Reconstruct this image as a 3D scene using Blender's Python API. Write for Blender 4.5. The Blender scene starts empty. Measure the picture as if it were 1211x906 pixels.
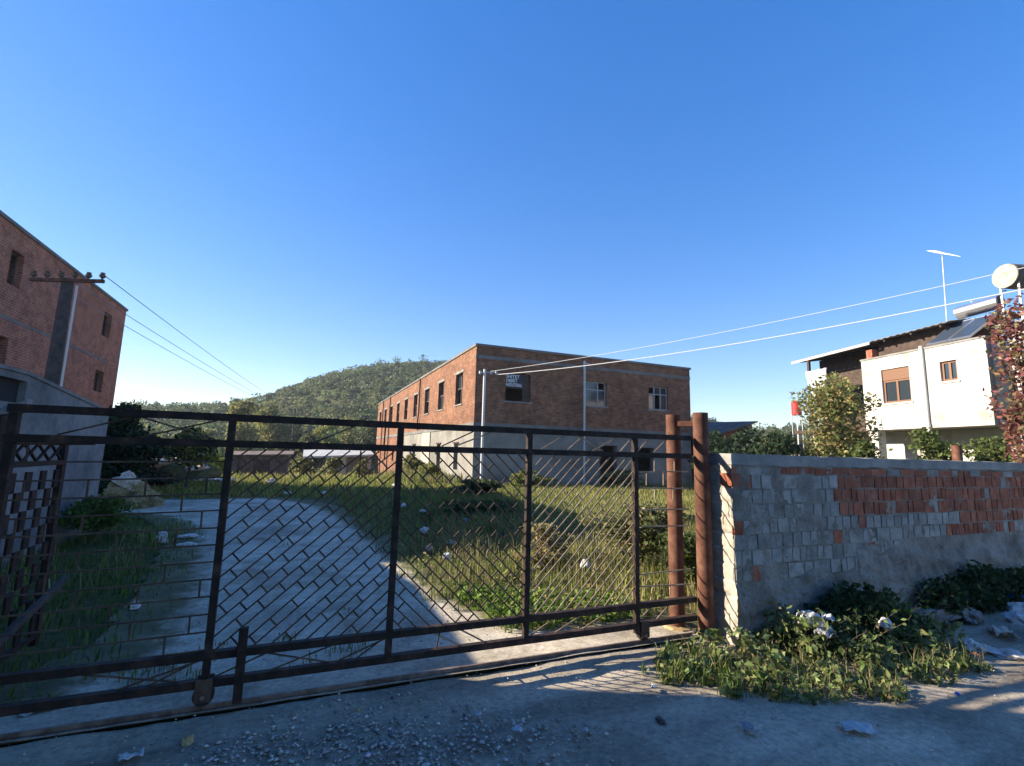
import bpy, math, random
import numpy as np
from math import sin, cos, radians, pi, sqrt, atan2
from mathutils import Vector, Matrix, noise
random.seed(7); rng = np.random.default_rng(7)
S = bpy.context.scene
COL = S.collection

# ------------------------------------------------------------ camera, light, sky
YAW, PIT, ROL = radians(22.53), radians(8.228), radians(1.468)
H = 1.6
fw = Vector((sin(YAW)*cos(PIT), cos(YAW)*cos(PIT), sin(PIT)))
r0 = Vector((cos(YAW), -sin(YAW), 0)); u0 = r0.cross(fw)
rt = r0*cos(ROL) + u0*sin(ROL); up = -r0*sin(ROL) + u0*cos(ROL)
cam = bpy.data.cameras.new('camera'); cam_o = bpy.data.objects.new('camera', cam); COL.objects.link(cam_o)
M3 = Matrix((rt, up, -fw)).transposed().to_4x4(); M3.translation = (0, 0, H)
cam_o.matrix_world = M3
cam.sensor_width = 36; cam.lens = 574.8/1211*36; cam.clip_end = 6000; cam.clip_start = 0.05
S.camera = cam_o

SUN_EL = radians(25); SUN_AZ = atan2(-0.9, 0.44)          # azimuth from +Y towards +X
sd = Vector((sin(SUN_AZ)*cos(SUN_EL), cos(SUN_AZ)*cos(SUN_EL), sin(SUN_EL)))
sun = bpy.data.lights.new('sun', 'SUN'); sun.energy = 3.8; sun.angle = radians(0.5); sun.color = (1, 0.87, 0.68)
so = bpy.data.objects.new('sun', sun); COL.objects.link(so); so.rotation_euler = sd.to_track_quat('Z', 'Y').to_euler()
W = bpy.data.worlds.new('World'); S.world = W; W.use_nodes = True
nt = W.node_tree; bg = nt.nodes['Background']
sky = nt.nodes.new('ShaderNodeTexSky'); sky.sky_type = 'NISHITA'; sky.sun_disc = False
sky.sun_elevation = SUN_EL; sky.sun_rotation = SUN_AZ % (2*pi)
sky.air_density = 1.0; sky.dust_density = 0.1; sky.ozone_density = 2.2; sky.altitude = 0
hs = nt.nodes.new('ShaderNodeHueSaturation'); hs.inputs['Saturation'].default_value = 1.80; hs.inputs['Hue'].default_value = 0.519
gm = nt.nodes.new('ShaderNodeGamma'); gm.inputs[1].default_value = 0.64
nt.links.new(sky.outputs[0], gm.inputs[0]); nt.links.new(gm.outputs[0], hs.inputs['Color']); nt.links.new(hs.outputs[0], bg.inputs[0])
bg.inputs[1].default_value = 0.12
S.view_settings.view_transform = 'Standard'; S.view_settings.look = 'None'
S.view_settings.exposure = 1.8; S.view_settings.gamma = 1
S.render.engine = 'CYCLES'
S.cycles.max_bounces = 6; S.cycles.diffuse_bounces = 3; S.cycles.transparent_max_bounces = 8

# ------------------------------------------------------------ materials
def nodes(name):
    m = bpy.data.materials.new(name); m.use_nodes = True
    n = m.node_tree; b = n.nodes['Principled BSDF']
    return m, n, b
def ramp(n, fac, stops):
    r = n.nodes.new('ShaderNodeValToRGB'); e = r.color_ramp.elements
    while len(e) < len(stops): e.new(0.5)
    for el, (p, c) in zip(e, stops): el.position = p; el.color = (*c, 1)
    n.links.new(fac, r.inputs[0]); return r.outputs[0]
def noi(n, vec, scale, detail=6, rough=0.6):
    t = n.nodes.new('ShaderNodeTexNoise'); t.inputs['Scale'].default_value = scale
    t.inputs['Detail'].default_value = detail; t.inputs['Roughness'].default_value = rough
    n.links.new(vec, t.inputs['Vector']); return t.outputs['Fac']
def mix(n, fac, a, b, mode='MIX'):
    m = n.nodes.new('ShaderNodeMix'); m.data_type = 'RGBA'; m.blend_type = mode
    if isinstance(fac, (int, float)): m.inputs[0].default_value = fac
    else: n.links.new(fac, m.inputs[0])
    for v, s in ((a, m.inputs[6]), (b, m.inputs[7])):
        if isinstance(v, tuple): s.default_value = (*v, 1)
        else: n.links.new(v, s)
    return m.outputs[2]
def bump(n, b, h, strength, dist):
    u = n.nodes.new('ShaderNodeBump'); u.inputs['Strength'].default_value = strength; u.inputs['Distance'].default_value = dist
    n.links.new(h, u.inputs['Height']); n.links.new(u.outputs[0], b.inputs['Normal'])
def pos(n): return n.nodes.new('ShaderNodeNewGeometry').outputs['Position']
def objrand(n): return n.nodes.new('ShaderNodeObjectInfo').outputs['Random']
def pmat(name, stops, scale=3, rough=0.85, bmp=0.3, bdist=0.02, bscale=None, metal=0, fine=None, rnd=0.0, spec=0.3):
    m, n, b = nodes(name); p = pos(n)
    c = ramp(n, noi(n, p, scale), stops)
    if fine:
        c = mix(n, noi(n, p, scale*fine, 4), mix(n, 1.0, c, (0.55, 0.55, 0.55), 'MULTIPLY'), c)
    if rnd:
        v = n.nodes.new('ShaderNodeMapRange'); v.inputs[3].default_value = 1-rnd; v.inputs[4].default_value = 1+rnd
        n.links.new(objrand(n), v.inputs[0]); c = mix(n, 1.0, c, v.outputs[0], 'MULTIPLY')
    n.links.new(c, b.inputs['Base Color']); b.inputs['Roughness'].default_value = rough
    b.inputs['Metallic'].default_value = metal; b.inputs['Specular IOR Level'].default_value = spec
    if bmp: bump(n, b, noi(n, p, bscale or scale*6, 8, 0.7), bmp, bdist)
    return m
def bricks(name, c1, c2, mortar, stains, bw=0.25, bh=0.075, dirty=0.5):
    m, n, b = nodes(name)
    uv = n.nodes.new('ShaderNodeUVMap').outputs[0]; p = pos(n)
    t = n.nodes.new('ShaderNodeTexBrick'); n.links.new(uv, t.inputs['Vector'])
    t.inputs['Scale'].default_value = 1; t.inputs['Brick Width'].default_value = bw; t.inputs['Row Height'].default_value = bh
    t.inputs['Mortar Size'].default_value = 0.011; t.inputs['Mortar Smooth'].default_value = 0.3; t.inputs['Bias'].default_value = -0.1
    t.inputs['Color1'].default_value = (*c1, 1); t.inputs['Color2'].default_value = (*c2, 1); t.inputs['Mortar'].default_value = (*mortar, 1)
    s = ramp(n, noi(n, p, 0.55, 8, 0.7), [(0.3, stains), (0.62, (1, 1, 1))])
    c = mix(n, dirty, t.outputs['Color'], mix(n, 1.0, t.outputs['Color'], s, 'MULTIPLY'))
    c2_ = ramp(n, noi(n, p, 3.3, 6, 0.7), [(0.35, (0.62, 0.6, 0.6)), (0.6, (1.1, 1.05, 1.0))])
    c = mix(n, 1.0, c, c2_, 'MULTIPLY')
    n.links.new(c, b.inputs['Base Color']); b.inputs['Roughness'].default_value = 0.9; b.inputs['Specular IOR Level'].default_value = 0.2
    inv = n.nodes.new('ShaderNodeMath'); inv.operation = 'SUBTRACT'; inv.inputs[0].default_value = 1; n.links.new(t.outputs['Fac'], inv.inputs[1])
    bump(n, b, inv.outputs[0], 0.6, 0.012)
    return m
def leafmat(name, trans=0.35, rough=0.6):
    m, n, b = nodes(name)
    a = n.nodes.new('ShaderNodeAttribute'); a.attribute_name = 'Col'
    n.links.new(a.outputs['Color'], b.inputs['Base Color']); b.inputs['Roughness'].default_value = rough; b.inputs['Specular IOR Level'].default_value = 0.25
    t = n.nodes.new('ShaderNodeBsdfTranslucent'); n.links.new(a.outputs['Color'], t.inputs[0])
    x = n.nodes.new('ShaderNodeMixShader'); x.inputs[0].default_value = trans
    n.links.new(b.outputs[0], x.inputs[1]); n.links.new(t.outputs[0], x.inputs[2])
    n.links.new(x.outputs[0], n.nodes['Material Output'].inputs[0]); return m
def plain(name, c, rough=0.6, metal=0.0, spec=0.4):
    m, n, b = nodes(name); b.inputs['Base Color'].default_value = (*c, 1); b.inputs['Roughness'].default_value = rough
    b.inputs['Metallic'].default_value = metal; b.inputs['Specular IOR Level'].default_value = spec; return m

M = {}
M['leaf'] = leafmat('leaf', 0.42); M['grass'] = leafmat('grass', 0.3)
M['bark'] = pmat('bark', [(0.3, (0.06, 0.045, 0.035)), (0.7, (0.14, 0.11, 0.085))], 8)
M['rust'] = pmat('rust', [(0.3, (0.075, 0.03, 0.02)), (0.5, (0.15, 0.062, 0.038)), (0.7, (0.23, 0.115, 0.075))], 9, 0.8, 0.3, 0.004, 60, fine=5)
M['darkrust'] = pmat('darkrust', [(0.3, (0.015, 0.010, 0.008)), (0.5, (0.030, 0.018, 0.014)), (0.66, (0.065, 0.035, 0.024)), (0.8, (0.16, 0.085, 0.055))], 12, 0.75, 0.3, 0.003, 70)
M['wire'] = pmat('wire', [(0.3, (0.20, 0.13, 0.085)), (0.55, (0.38, 0.27, 0.18)), (0.75, (0.50, 0.39, 0.28))], 14, 0.7, 0.2, 0.002, 90)  # paler wire tone, sunlight put into the colour at the gate's right end
M['wire_shade'] = pmat('wire_shade', [(0.3, (0.045, 0.028, 0.02)), (0.55, (0.10, 0.062, 0.042)), (0.78, (0.20, 0.135, 0.095))], 10, 0.75, 0.2, 0.002, 90)  # same wire with shade put into its colour, for the left panels
M['rail'] = pmat('rail', [(0.35, (0.10, 0.065, 0.05)), (0.65, (0.24, 0.18, 0.14))], 12, 0.6, 0.3, 0.003, 60)
M['concrete'] = pmat('concrete', [(0.3, (0.20, 0.19, 0.18)), (0.55, (0.33, 0.315, 0.295)), (0.75, (0.42, 0.40, 0.37))], 2.2, 0.92, 0.4, 0.015, 30, fine=9)
M['shedwall'] = pmat('shedwall', [(0.28, (0.12, 0.125, 0.13)), (0.5, (0.25, 0.25, 0.25)), (0.72, (0.36, 0.355, 0.345))], 1.1, 0.95, 0.35, 0.015, 26, fine=8)
M['plaster_grey'] = pmat('plaster_grey', [(0.28, (0.16, 0.152, 0.138)), (0.5, (0.29, 0.277, 0.248)), (0.72, (0.39, 0.375, 0.335))], 0.6, 0.95, 0.4, 0.02, 16, fine=9)
M['plaster_white'] = None
M['cap'] = pmat('cap', [(0.3, (0.24, 0.235, 0.225)), (0.6, (0.40, 0.39, 0.37)), (0.8, (0.50, 0.48, 0.45))], 5, 0.95, 0.5, 0.008, 45, fine=7)
M['whitewash'] = pmat('whitewash', [(0.3, (0.34, 0.30, 0.24)), (0.5, (0.50, 0.46, 0.39)), (0.75, (0.60, 0.57, 0.50))], 7, 0.95, 0.5, 0.008, 50, fine=6)
M['mortar'] = pmat('mortar', [(0.3, (0.17, 0.16, 0.15)), (0.7, (0.30, 0.285, 0.26))], 9, 0.95, 0.6, 0.01, 60)
M['rubble'] = pmat('rubble', [(0.25, (0.16, 0.14, 0.12)), (0.42, (0.31, 0.28, 0.24)), (0.58, (0.43, 0.40, 0.355)), (0.78, (0.51, 0.48, 0.44))], 3.4, 0.97, 1.0, 0.03, 30, fine=9)
M['brick_red'] = pmat('brick_red', [(0.3, (0.25, 0.075, 0.042)), (0.5, (0.42, 0.14, 0.078)), (0.66, (0.48, 0.21, 0.135)), (0.8, (0.42, 0.32, 0.26))], 8, 0.9, 0.8, 0.012, 50, fine=5, rnd=0.25)
M['brick_grey'] = pmat('brick_grey', [(0.28, (0.23, 0.21, 0.185)), (0.5, (0.40, 0.385, 0.355)), (0.75, (0.51, 0.50, 0.475))], 9, 0.92, 0.9, 0.014, 45, fine=5, rnd=0.22)
M['brickwall'] = bricks('brickwall', (0.33, 0.148, 0.078), (0.18, 0.075, 0.045), (0.25, 0.20, 0.155), (0.34, 0.31, 0.31))
M['brickwall_left'] = bricks('brickwall_left', (0.47, 0.175, 0.10), (0.33, 0.115, 0.068), (0.40, 0.31, 0.26), (0.6, 0.55, 0.53))
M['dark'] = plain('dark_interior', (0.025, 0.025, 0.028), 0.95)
M['floor'] = pmat('floor_slab', [(0.3, (0.15, 0.145, 0.14)), (0.7, (0.24, 0.23, 0.22))], 2)
M['band'] = pmat('band', [(0.3, (0.16, 0.155, 0.15)), (0.7, (0.29, 0.28, 0.265))], 1.3, 0.95, 0.3, 0.01, 20, fine=7)
M['frame_dark'] = pmat('frame_dark', [(0.3, (0.06, 0.05, 0.045)), (0.7, (0.15, 0.13, 0.115))], 9)
M['frame_grey'] = pmat('frame_grey', [(0.3, (0.24, 0.24, 0.25)), (0.7, (0.42, 0.42, 0.43))], 7, 0.6, 0.1)
M['metal_grey'] = pmat('metal_grey', [(0.3, (0.30, 0.30, 0.31)), (0.7, (0.48, 0.48, 0.48))], 7, 0.5, 0.1, metal=0.3)
M['brass'] = plain('window_brown', (0.20, 0.10, 0.055), 0.6)
M['wood_dark'] = pmat('wood_dark', [(0.3, (0.045, 0.03, 0.025)), (0.7, (0.10, 0.07, 0.055))], 6)
M['wood'] = pmat('wood', [(0.3, (0.16, 0.13, 0.11)), (0.7, (0.30, 0.26, 0.22))], 7)
M['pole'] = pmat('pole_wood', [(0.3, (0.045, 0.04, 0.04)), (0.7, (0.10, 0.09, 0.085))], 7)
M['pipe_grey'] = plain('pipe_grey', (0.55, 0.55, 0.54), 0.55)
M['insul'] = plain('porcelain', (0.09, 0.065, 0.055), 0.25, 0, 0.6)
M['cable'] = plain('cable_grey', (0.62, 0.62, 0.62), 0.6)
M['cable_dark'] = plain('cable_dark', (0.20, 0.21, 0.23), 0.6)
M['black'] = plain('black_rubber', (0.02, 0.02, 0.022), 0.7)
M['white'] = pmat('white_plastic', [(0.3, (0.40, 0.40, 0.40)), (0.7, (0.66, 0.66, 0.66))], 22, 0.55, 0.3, 0.006, 40)
M['paper'] = pmat('paper', [(0.3, (0.36, 0.36, 0.35)), (0.7, (0.58, 0.58, 0.56))], 15, 0.8, 0.2, 0.004, 60)
M['cloth'] = pmat('cloth', [(0.3, (0.5, 0.5, 0.5)), (0.7, (0.66, 0.66, 0.66))], 4, 0.9, 0.3, 0.02, 9)
M['blue'] = plain('blue_plastic', (0.01, 0.10, 0.55), 0.45)
M['red'] = pmat('red_paint', [(0.3, (0.45, 0.03, 0.03)), (0.7, (0.62, 0.05, 0.05))], 5, 0.5, 0.1)
M['stone'] = pmat('stone', [(0.3, (0.16, 0.155, 0.145)), (0.6, (0.28, 0.27, 0.25)), (0.8, (0.38, 0.365, 0.34))], 14, 0.95, 0.4, 0.006, 70)
M['yellow_stone'] = pmat('yellow_stone', [(0.3, (0.30, 0.22, 0.10)), (0.7, (0.52, 0.40, 0.21))], 18, 0.95, 0.6, 0.01, 60)
M['straw'] = pmat('straw', [(0.3, (0.24, 0.17, 0.08)), (0.7, (0.42, 0.31, 0.15))], 9, 0.95, 0.7, 0.03, 40)
M['sack'] = pmat('sack', [(0.3, (0.42, 0.33, 0.25)), (0.7, (0.66, 0.56, 0.46))], 6, 0.9, 0.4, 0.015, 30)
def stone_var():
    m, n, b = nodes('stone_varied'); a = n.nodes.new('ShaderNodeAttribute'); a.attribute_name = 'Col'
    n.links.new(mix(n, 1.0, a.outputs['Color'], ramp(n, noi(n, pos(n), 60), [(0.3, (.7, .7, .7)), (0.7, (1.15, 1.15, 1.15))]), 'MULTIPLY'), b.inputs['Base Color']); b.inputs['Roughness'].default_value = 0.95
    b.inputs['Specular IOR Level'].default_value = 0.2; return m
M['stonev'] = stone_var()
M['glass'] = plain('window_glass', (0.03, 0.04, 0.05), 0.08, 0, 0.8)
M['solar'] = plain('solar_glass', (0.035, 0.05, 0.075), 0.12, 0, 0.8)
M['steel'] = plain('bright_steel', (0.72, 0.72, 0.74), 0.28, 0.9)
M['roof_sheet'] = pmat('roof_sheet', [(0.3, (0.12, 0.115, 0.11)), (0.7, (0.22, 0.21, 0.20))], 1.5, 0.95, 0.1, spec=0.1)
M['rust_sheet'] = pmat('rust_sheet', [(0.3, (0.08, 0.058, 0.048)), (0.6, (0.18, 0.135, 0.11)), (0.8, (0.30, 0.26, 0.22))], 1.8, 0.85, 0.3)
M['white_sheet'] = pmat('white_sheet', [(0.3, (0.30, 0.30, 0.29)), (0.7, (0.50, 0.50, 0.48))], 1.5, 0.7, 0.1)
M['sign'] = plain('sign_board', (0.045, 0.05, 0.07), 0.8)
M['letter'] = plain('sign_letter', (0.75, 0.75, 0.78), 0.8)

def white_wall():                                    # stained, streaky lime plaster
    m, n, b = nodes('plaster_white'); p = pos(n)
    mp = n.nodes.new('ShaderNodeMapping'); mp.inputs['Scale'].default_value = (2.4, 2.4, 0.5); n.links.new(p, mp.inputs['Vector'])
    st = ramp(n, noi(n, mp.outputs[0], 1.3, 6, 0.65), [(0.28, (0.34, 0.32, 0.28)), (0.40, (0.50, 0.485, 0.45)), (0.54, (0.56, 0.55, 0.525)), (0.7, (0.59, 0.585, 0.565))])
    bl = ramp(n, noi(n, p, 0.8, 6, 0.6), [(0.35, (0.66, 0.63, 0.58)), (0.52, (0.95, 0.94, 0.92)), (0.7, (1, 1, 1))])
    n.links.new(mix(n, 1.0, st, bl, 'MULTIPLY'), b.inputs['Base Color']); b.inputs['Roughness'].default_value = 0.95
    bump(n, b, noi(n, p, 22, 6), 0.25, 0.01); return m
M['plaster_white'] = white_wall()

def ground_mat():
    m, n, b = nodes('soil'); p = pos(n)
    c = ramp(n, noi(n, p, 0.35, 8, 0.65), [(0.3, (0.10, 0.088, 0.055)), (0.46, (0.12, 0.115, 0.05)), (0.58, (0.165, 0.15, 0.07)), (0.72, (0.27, 0.235, 0.155))])
    f = ramp(n, noi(n, p, 9, 8, 0.7), [(0.3, (0.55, 0.55, 0.5)), (0.65, (1.15, 1.15, 1.1))])
    n.links.new(mix(n, 1.0, c, f, 'MULTIPLY'), b.inputs['Base Color']); b.inputs['Roughness'].default_value = 1; b.inputs['Specular IOR Level'].default_value = 0.1
    bump(n, b, noi(n, p, 12, 8, 0.7), 0.8, 0.05); return m
M['soil'] = ground_mat()
def dirt_road():
    m, n, b = nodes('dusty_road'); p = pos(n)
    c = ramp(n, noi(n, p, 0.7, 10, 0.66), [(0.30, (0.19, 0.16, 0.12)), (0.42, (0.30, 0.258, 0.20)), (0.54, (0.40, 0.35, 0.275)), (0.68, (0.50, 0.44, 0.35))])
    mp = n.nodes.new('ShaderNodeMapping'); mp.inputs['Rotation'].default_value = (0, 0, 0.12); mp.inputs['Scale'].default_value = (0.35, 2.6, 1); n.links.new(p, mp.inputs['Vector'])
    ru = ramp(n, noi(n, mp.outputs[0], 1.1, 7, 0.6), [(0.36, (0.66, 0.65, 0.64)), (0.5, (1, 1, 1)), (0.66, (1.16, 1.14, 1.1))])
    f = ramp(n, noi(n, p, 22, 9, 0.8), [(0.30, (0.5, 0.49, 0.47)), (0.5, (0.95, 0.95, 0.95)), (0.66, (1.25, 1.24, 1.2))])
    v = n.nodes.new('ShaderNodeTexVoronoi'); v.inputs['Scale'].default_value = 30; n.links.new(p, v.inputs['Vector'])
    g_ = ramp(n, v.outputs['Distance'], [(0.08, (1.5, 1.47, 1.42)), (0.2, (1, 1, 1))])
    n.links.new(mix(n, 1.0, mix(n, 1.0, mix(n, 1.0, c, ru, 'MULTIPLY'), f, 'MULTIPLY'), g_, 'MULTIPLY'), b.inputs['Base Color'])
    b.inputs['Roughness'].default_value = 0.95; b.inputs['Specular IOR Level'].default_value = 0.2
    bump(n, b, noi(n, p, 32, 10, 0.8), 0.5, 0.012); return m
M['road'] = dirt_road()
def gravel_mat():
    m, n, b = nodes('gravel_path'); p = pos(n)
    c = ramp(n, noi(n, p, 0.8, 9, 0.65), [(0.32, (0.28, 0.24, 0.18)), (0.44, (0.42, 0.37, 0.29)), (0.54, (0.52, 0.465, 0.37)), (0.68, (0.60, 0.54, 0.44))])
    f = ramp(n, noi(n, p, 34, 8, 0.8), [(0.32, (0.5, 0.49, 0.47)), (0.5, (1, 1, 1)), (0.66, (1.3, 1.29, 1.26))])
    d_ = ramp(n, noi(n, p, 3.0, 8, 0.7), [(0.36, (0.72, 0.70, 0.66)), (0.55, (1, 1, 1))])
    n.links.new(mix(n, 1.0, mix(n, 1.0, c, f, 'MULTIPLY'), d_, 'MULTIPLY'), b.inputs['Base Color'])
    b.inputs['Roughness'].default_value = 0.97; b.inputs['Specular IOR Level'].default_value = 0.15
    bump(n, b, noi(n, p, 38, 9, 0.8), 0.5, 0.012); return m
M['gravel_path'] = gravel_mat()
def path_edge():                                             # gravel worn into the soil at its edges
    m = M['gravel_path'].copy(); m.name = 'path_edge'; n = m.node_tree; b = n.nodes['Principled BSDF']; p = pos(n)
    a = n.nodes.new('ShaderNodeAttribute'); a.attribute_name = 'Wear'
    ad = n.nodes.new('ShaderNodeMath'); ad.operation = 'ADD'; n.links.new(a.outputs['Fac'], ad.inputs[0])
    no = n.nodes.new('ShaderNodeMapRange'); no.inputs[3].default_value = -0.45; no.inputs[4].default_value = 0.45; n.links.new(noi(n, p, 3.5, 9, 0.7), no.inputs[0]); n.links.new(no.outputs[0], ad.inputs[1])
    k = n.nodes.new('ShaderNodeMapRange'); k.inputs[1].default_value = 0.38; k.inputs[2].default_value = 0.62; n.links.new(ad.outputs[0], k.inputs[0])
    soil = ramp(n, noi(n, p, 2.2, 8, 0.7), [(0.3, (0.10, 0.088, 0.055)), (0.5, (0.14, 0.125, 0.065)), (0.7, (0.24, 0.21, 0.14))])
    old = b.inputs['Base Color'].links[0].from_socket; n.links.new(mix(n, k.outputs[0], soil, old), b.inputs['Base Color']); return m
M['path_edge'] = path_edge()

# ------------------------------------------------------------ object helpers
ORG = {}
def link(o, parent=None, loc=(0, 0, 0)):
    COL.objects.link(o)
    if parent is not None: o.parent = parent
    return o
def mesh_np(name, v, f, mat, col=None, uv=None, smooth=False):
    me = bpy.data.meshes.new(name); v = np.asarray(v, np.float32); f = np.asarray(f, np.int32); k = f.shape[1]
    me.vertices.add(len(v)); me.vertices.foreach_set('co', v.ravel())
    me.loops.add(f.size); me.loops.foreach_set('vertex_index', f.ravel())
    me.polygons.add(len(f)); me.polygons.foreach_set('loop_start', np.arange(0, f.size, k, dtype=np.int32))
    me.polygons.foreach_set('loop_total', np.full(len(f), k, np.int32))
    me.update(calc_edges=True)
    if smooth: me.polygons.foreach_set('use_smooth', np.ones(len(f), bool))
    if col is not None:
        a = me.color_attributes.new('Col', 'FLOAT_COLOR', 'POINT')
        a.data.foreach_set('color', np.concatenate([col, np.ones((len(col), 1))], 1).astype(np.float32).ravel())
    me.materials.append(mat); return me
def obj(name, me, parent=None, loc=None):
    o = bpy.data.objects.new(name, me); link(o, parent)
    if loc is not None: o.location = loc
    return o
def tag(o, label=None, cat=None, group=None, kind=None):
    for k, v in (('label', label), ('category', cat), ('group', group), ('kind', kind)):
        if v: o[k] = v
    return o
def thing(name, label, cat, loc=(0, 0, 0), group=None):
    o = bpy.data.objects.new(name, None); link(o); o.location = loc; o.empty_display_size = 0.2
    ORG[o.name] = Vector(loc); return tag(o, label, cat, group)

class MB:
    def __init__(s): s.v = []; s.f = []; s.uv = []
    def face(s, pts, uv=None):
        i = len(s.v); s.v += [tuple(p) for p in pts]; s.f.append(list(range(i, i+len(pts))))
        s.uv += uv if uv else [(0, 0)]*len(pts)
    def hexa(s, p, uvs=True):                                # 8 points: bottom 4 ccw, top 4 ccw
        for q in ((3, 2, 1, 0), (4, 5, 6, 7), (0, 1, 5, 4), (1, 2, 6, 5), (2, 3, 7, 6), (3, 0, 4, 7)):
            P = [Vector(p[k]) for k in q]
            e = (P[1]-P[0]); L = e.length
            if q in ((3, 2, 1, 0), (4, 5, 6, 7)): uv = [(a.x, a.y) for a in P]
            else: uv = [(a.x+a.y, a.z) for a in P]
            s.face(P, uv)
        return s
    def box(s, x0, x1, y0, y1, z0, z1):
        return s.hexa([(x0, y0, z0), (x1, y0, z0), (x1, y1, z0), (x0, y1, z0), (x0, y0, z1), (x1, y0, z1), (x1, y1, z1), (x0, y1, z1)])
    def obox(s, o, ud, nd, u0, u1, n0, n1, z0, z1):          # oriented box: o + u*ud + n*nd
        f = lambda u, n, z: (o[0]+u*ud[0]+n*nd[0], o[1]+u*ud[1]+n*nd[1], o[2]+z)
        return s.hexa([f(u0, n0, z0), f(u1, n0, z0), f(u1, n1, z0), f(u0, n1, z0), f(u0, n0, z1), f(u1, n0, z1), f(u1, n1, z1), f(u0, n1, z1)])
    def bar(s, a, b, w, h=None, side=None):                  # square bar from a to b
        a, b = Vector(a), Vector(b); d = (b-a).normalized(); h = h or w
        sd_ = Vector(side) if side else (Vector((0, 0, 1)) if abs(d.z) < 0.9 else Vector((1, 0, 0)))
        x = d.cross(sd_).normalized(); y = x.cross(d).normalized()
        P = [a-x*w/2-y*h/2, a+x*w/2-y*h/2, a+x*w/2+y*h/2, a-x*w/2+y*h/2]
        return s.hexa(P+[p+(b-a) for p in P])
    def tube(s, pts, r, n=8, caps=True):
        pts = [Vector(p) for p in pts]; rs = r if isinstance(r, (list, tuple)) else [r]*len(pts); rings = []
        for i, p in enumerate(pts):
            d = (pts[min(i+1, len(pts)-1)]-pts[max(i-1, 0)]).normalized()
            ref = Vector((0, 0, 1)) if abs(d.z) < 0.95 else Vector((1, 0, 0))
            x = d.cross(ref).normalized(); y = x.cross(d).normalized(); k = len(s.v)
            for j in range(n):
                a = 2*pi*j/n; s.v.append(tuple(p+(x*cos(a)+y*sin(a))*rs[i])); s.uv.append((j/n*0.5, p.z))
            rings.append(k)
        for a, b in zip(rings, rings[1:]):
            for j in range(n): s.f.append([a+j, a+(j+1) % n, b+(j+1) % n, b+j])
        if caps: s.f.append([rings[0]+j for j in range(n)][::-1]); s.f.append([rings[-1]+j for j in range(n)])
        return s
    def build(s, name, mat, parent=None, smooth=False, bevel=0, kind=None, label=None):
        org = Vector((0, 0, 0))
        if parent is not None:
            q = parent
            while q.parent: q = q.parent
            org = ORG.get(q.name, org)
        me = bpy.data.meshes.new(name); me.from_pydata([tuple(Vector(p)-org) for p in s.v], [], s.f); me.materials.append(mat)
        ul = me.uv_layers.new(name='UVMap'); idx = np.zeros(len(me.loops), np.int32); me.loops.foreach_get('vertex_index', idx)
        ul.data.foreach_set('uv', np.array(s.uv, np.float32)[idx].ravel())
        if smooth:
            me.polygons.foreach_set('use_smooth', np.ones(len(me.polygons), bool)); me.set_sharp_from_angle(angle=radians(40))
        o = obj(name, me, parent)
        if bevel:
            b = o.modifiers.new('bevel', 'BEVEL'); b.width = bevel; b.segments = 1
        return tag(o, label, None, None, kind)

def wall(mb, o, ud, nd, u0, u1, z0, z1, holes, t, top=None):
    """wall plate in the (u,z) plane with real openings; nd = outward normal, t = thickness. holes: (u0,u1,z0,z1)"""
    us = sorted({u0, u1, *[h[0] for h in holes], *[h[1] for h in holes]}); zs = sorted({z0, z1, *[h[2] for h in holes], *[h[3] for h in holes]})
    us = [u for u in us if u0 <= u <= u1]; zs = [z for z in zs if z0 <= z <= z1]
    P = lambda u, z, n: Vector((o[0]+u*ud[0]+n*nd[0], o[1]+u*ud[1]+n*nd[1], z))
    inh = lambda u, z: any(h[0] < u < h[1] and h[2] < z < h[3] for h in holes)
    for a, b in zip(us, us[1:]):
        for c, d in zip(zs, zs[1:]):
            if inh((a+b)/2, (c+d)/2): continue
            q = [(a, c), (b, c), (b, d), (a, d)]
            mb.face([P(u, z, 0) for u, z in q], q); mb.face([P(u, z, -t) for u, z in q[::-1]], q[::-1])
    for h in list(holes)+[(u0, u1, z0, z1)]:
        a, b, c, d = h
        for (p, q) in (((a, c), (b, c)), ((b, c), (b, d)), ((b, d), (a, d)), ((a, d), (a, c))):
            k = (p[0]+p[1], q[0]+q[1])
            mb.face([P(*p, 0), P(*q, 0), P(*q, -t), P(*p, -t)], [(p[0], p[1]), (q[0], q[1]), (q[0]+t, q[1]), (p[0]+t, p[1])])
    return mb

def g(x, y):                                                 # height of the yard
    t = min(max((y-27)/21, 0), 1); t = t*t*(3-2*t)
    return -1.5*t
def g_np(x, y):
    t = np.clip((y-27)/21, 0, 1); t = t*t*(3-2*t)
    return -1.5*t

def in_poly(x, y, poly):
    r = np.zeros(x.shape, bool); n = len(poly)
    for i in range(n):
        x0, y0 = poly[i]; x1, y1 = poly[(i+1) % n]
        c = ((y0 > y) != (y1 > y)) & (x < (x1-x0)*(y-y0)/((y1-y0) or 1e-9)+x0); r ^= c
    return r

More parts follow.
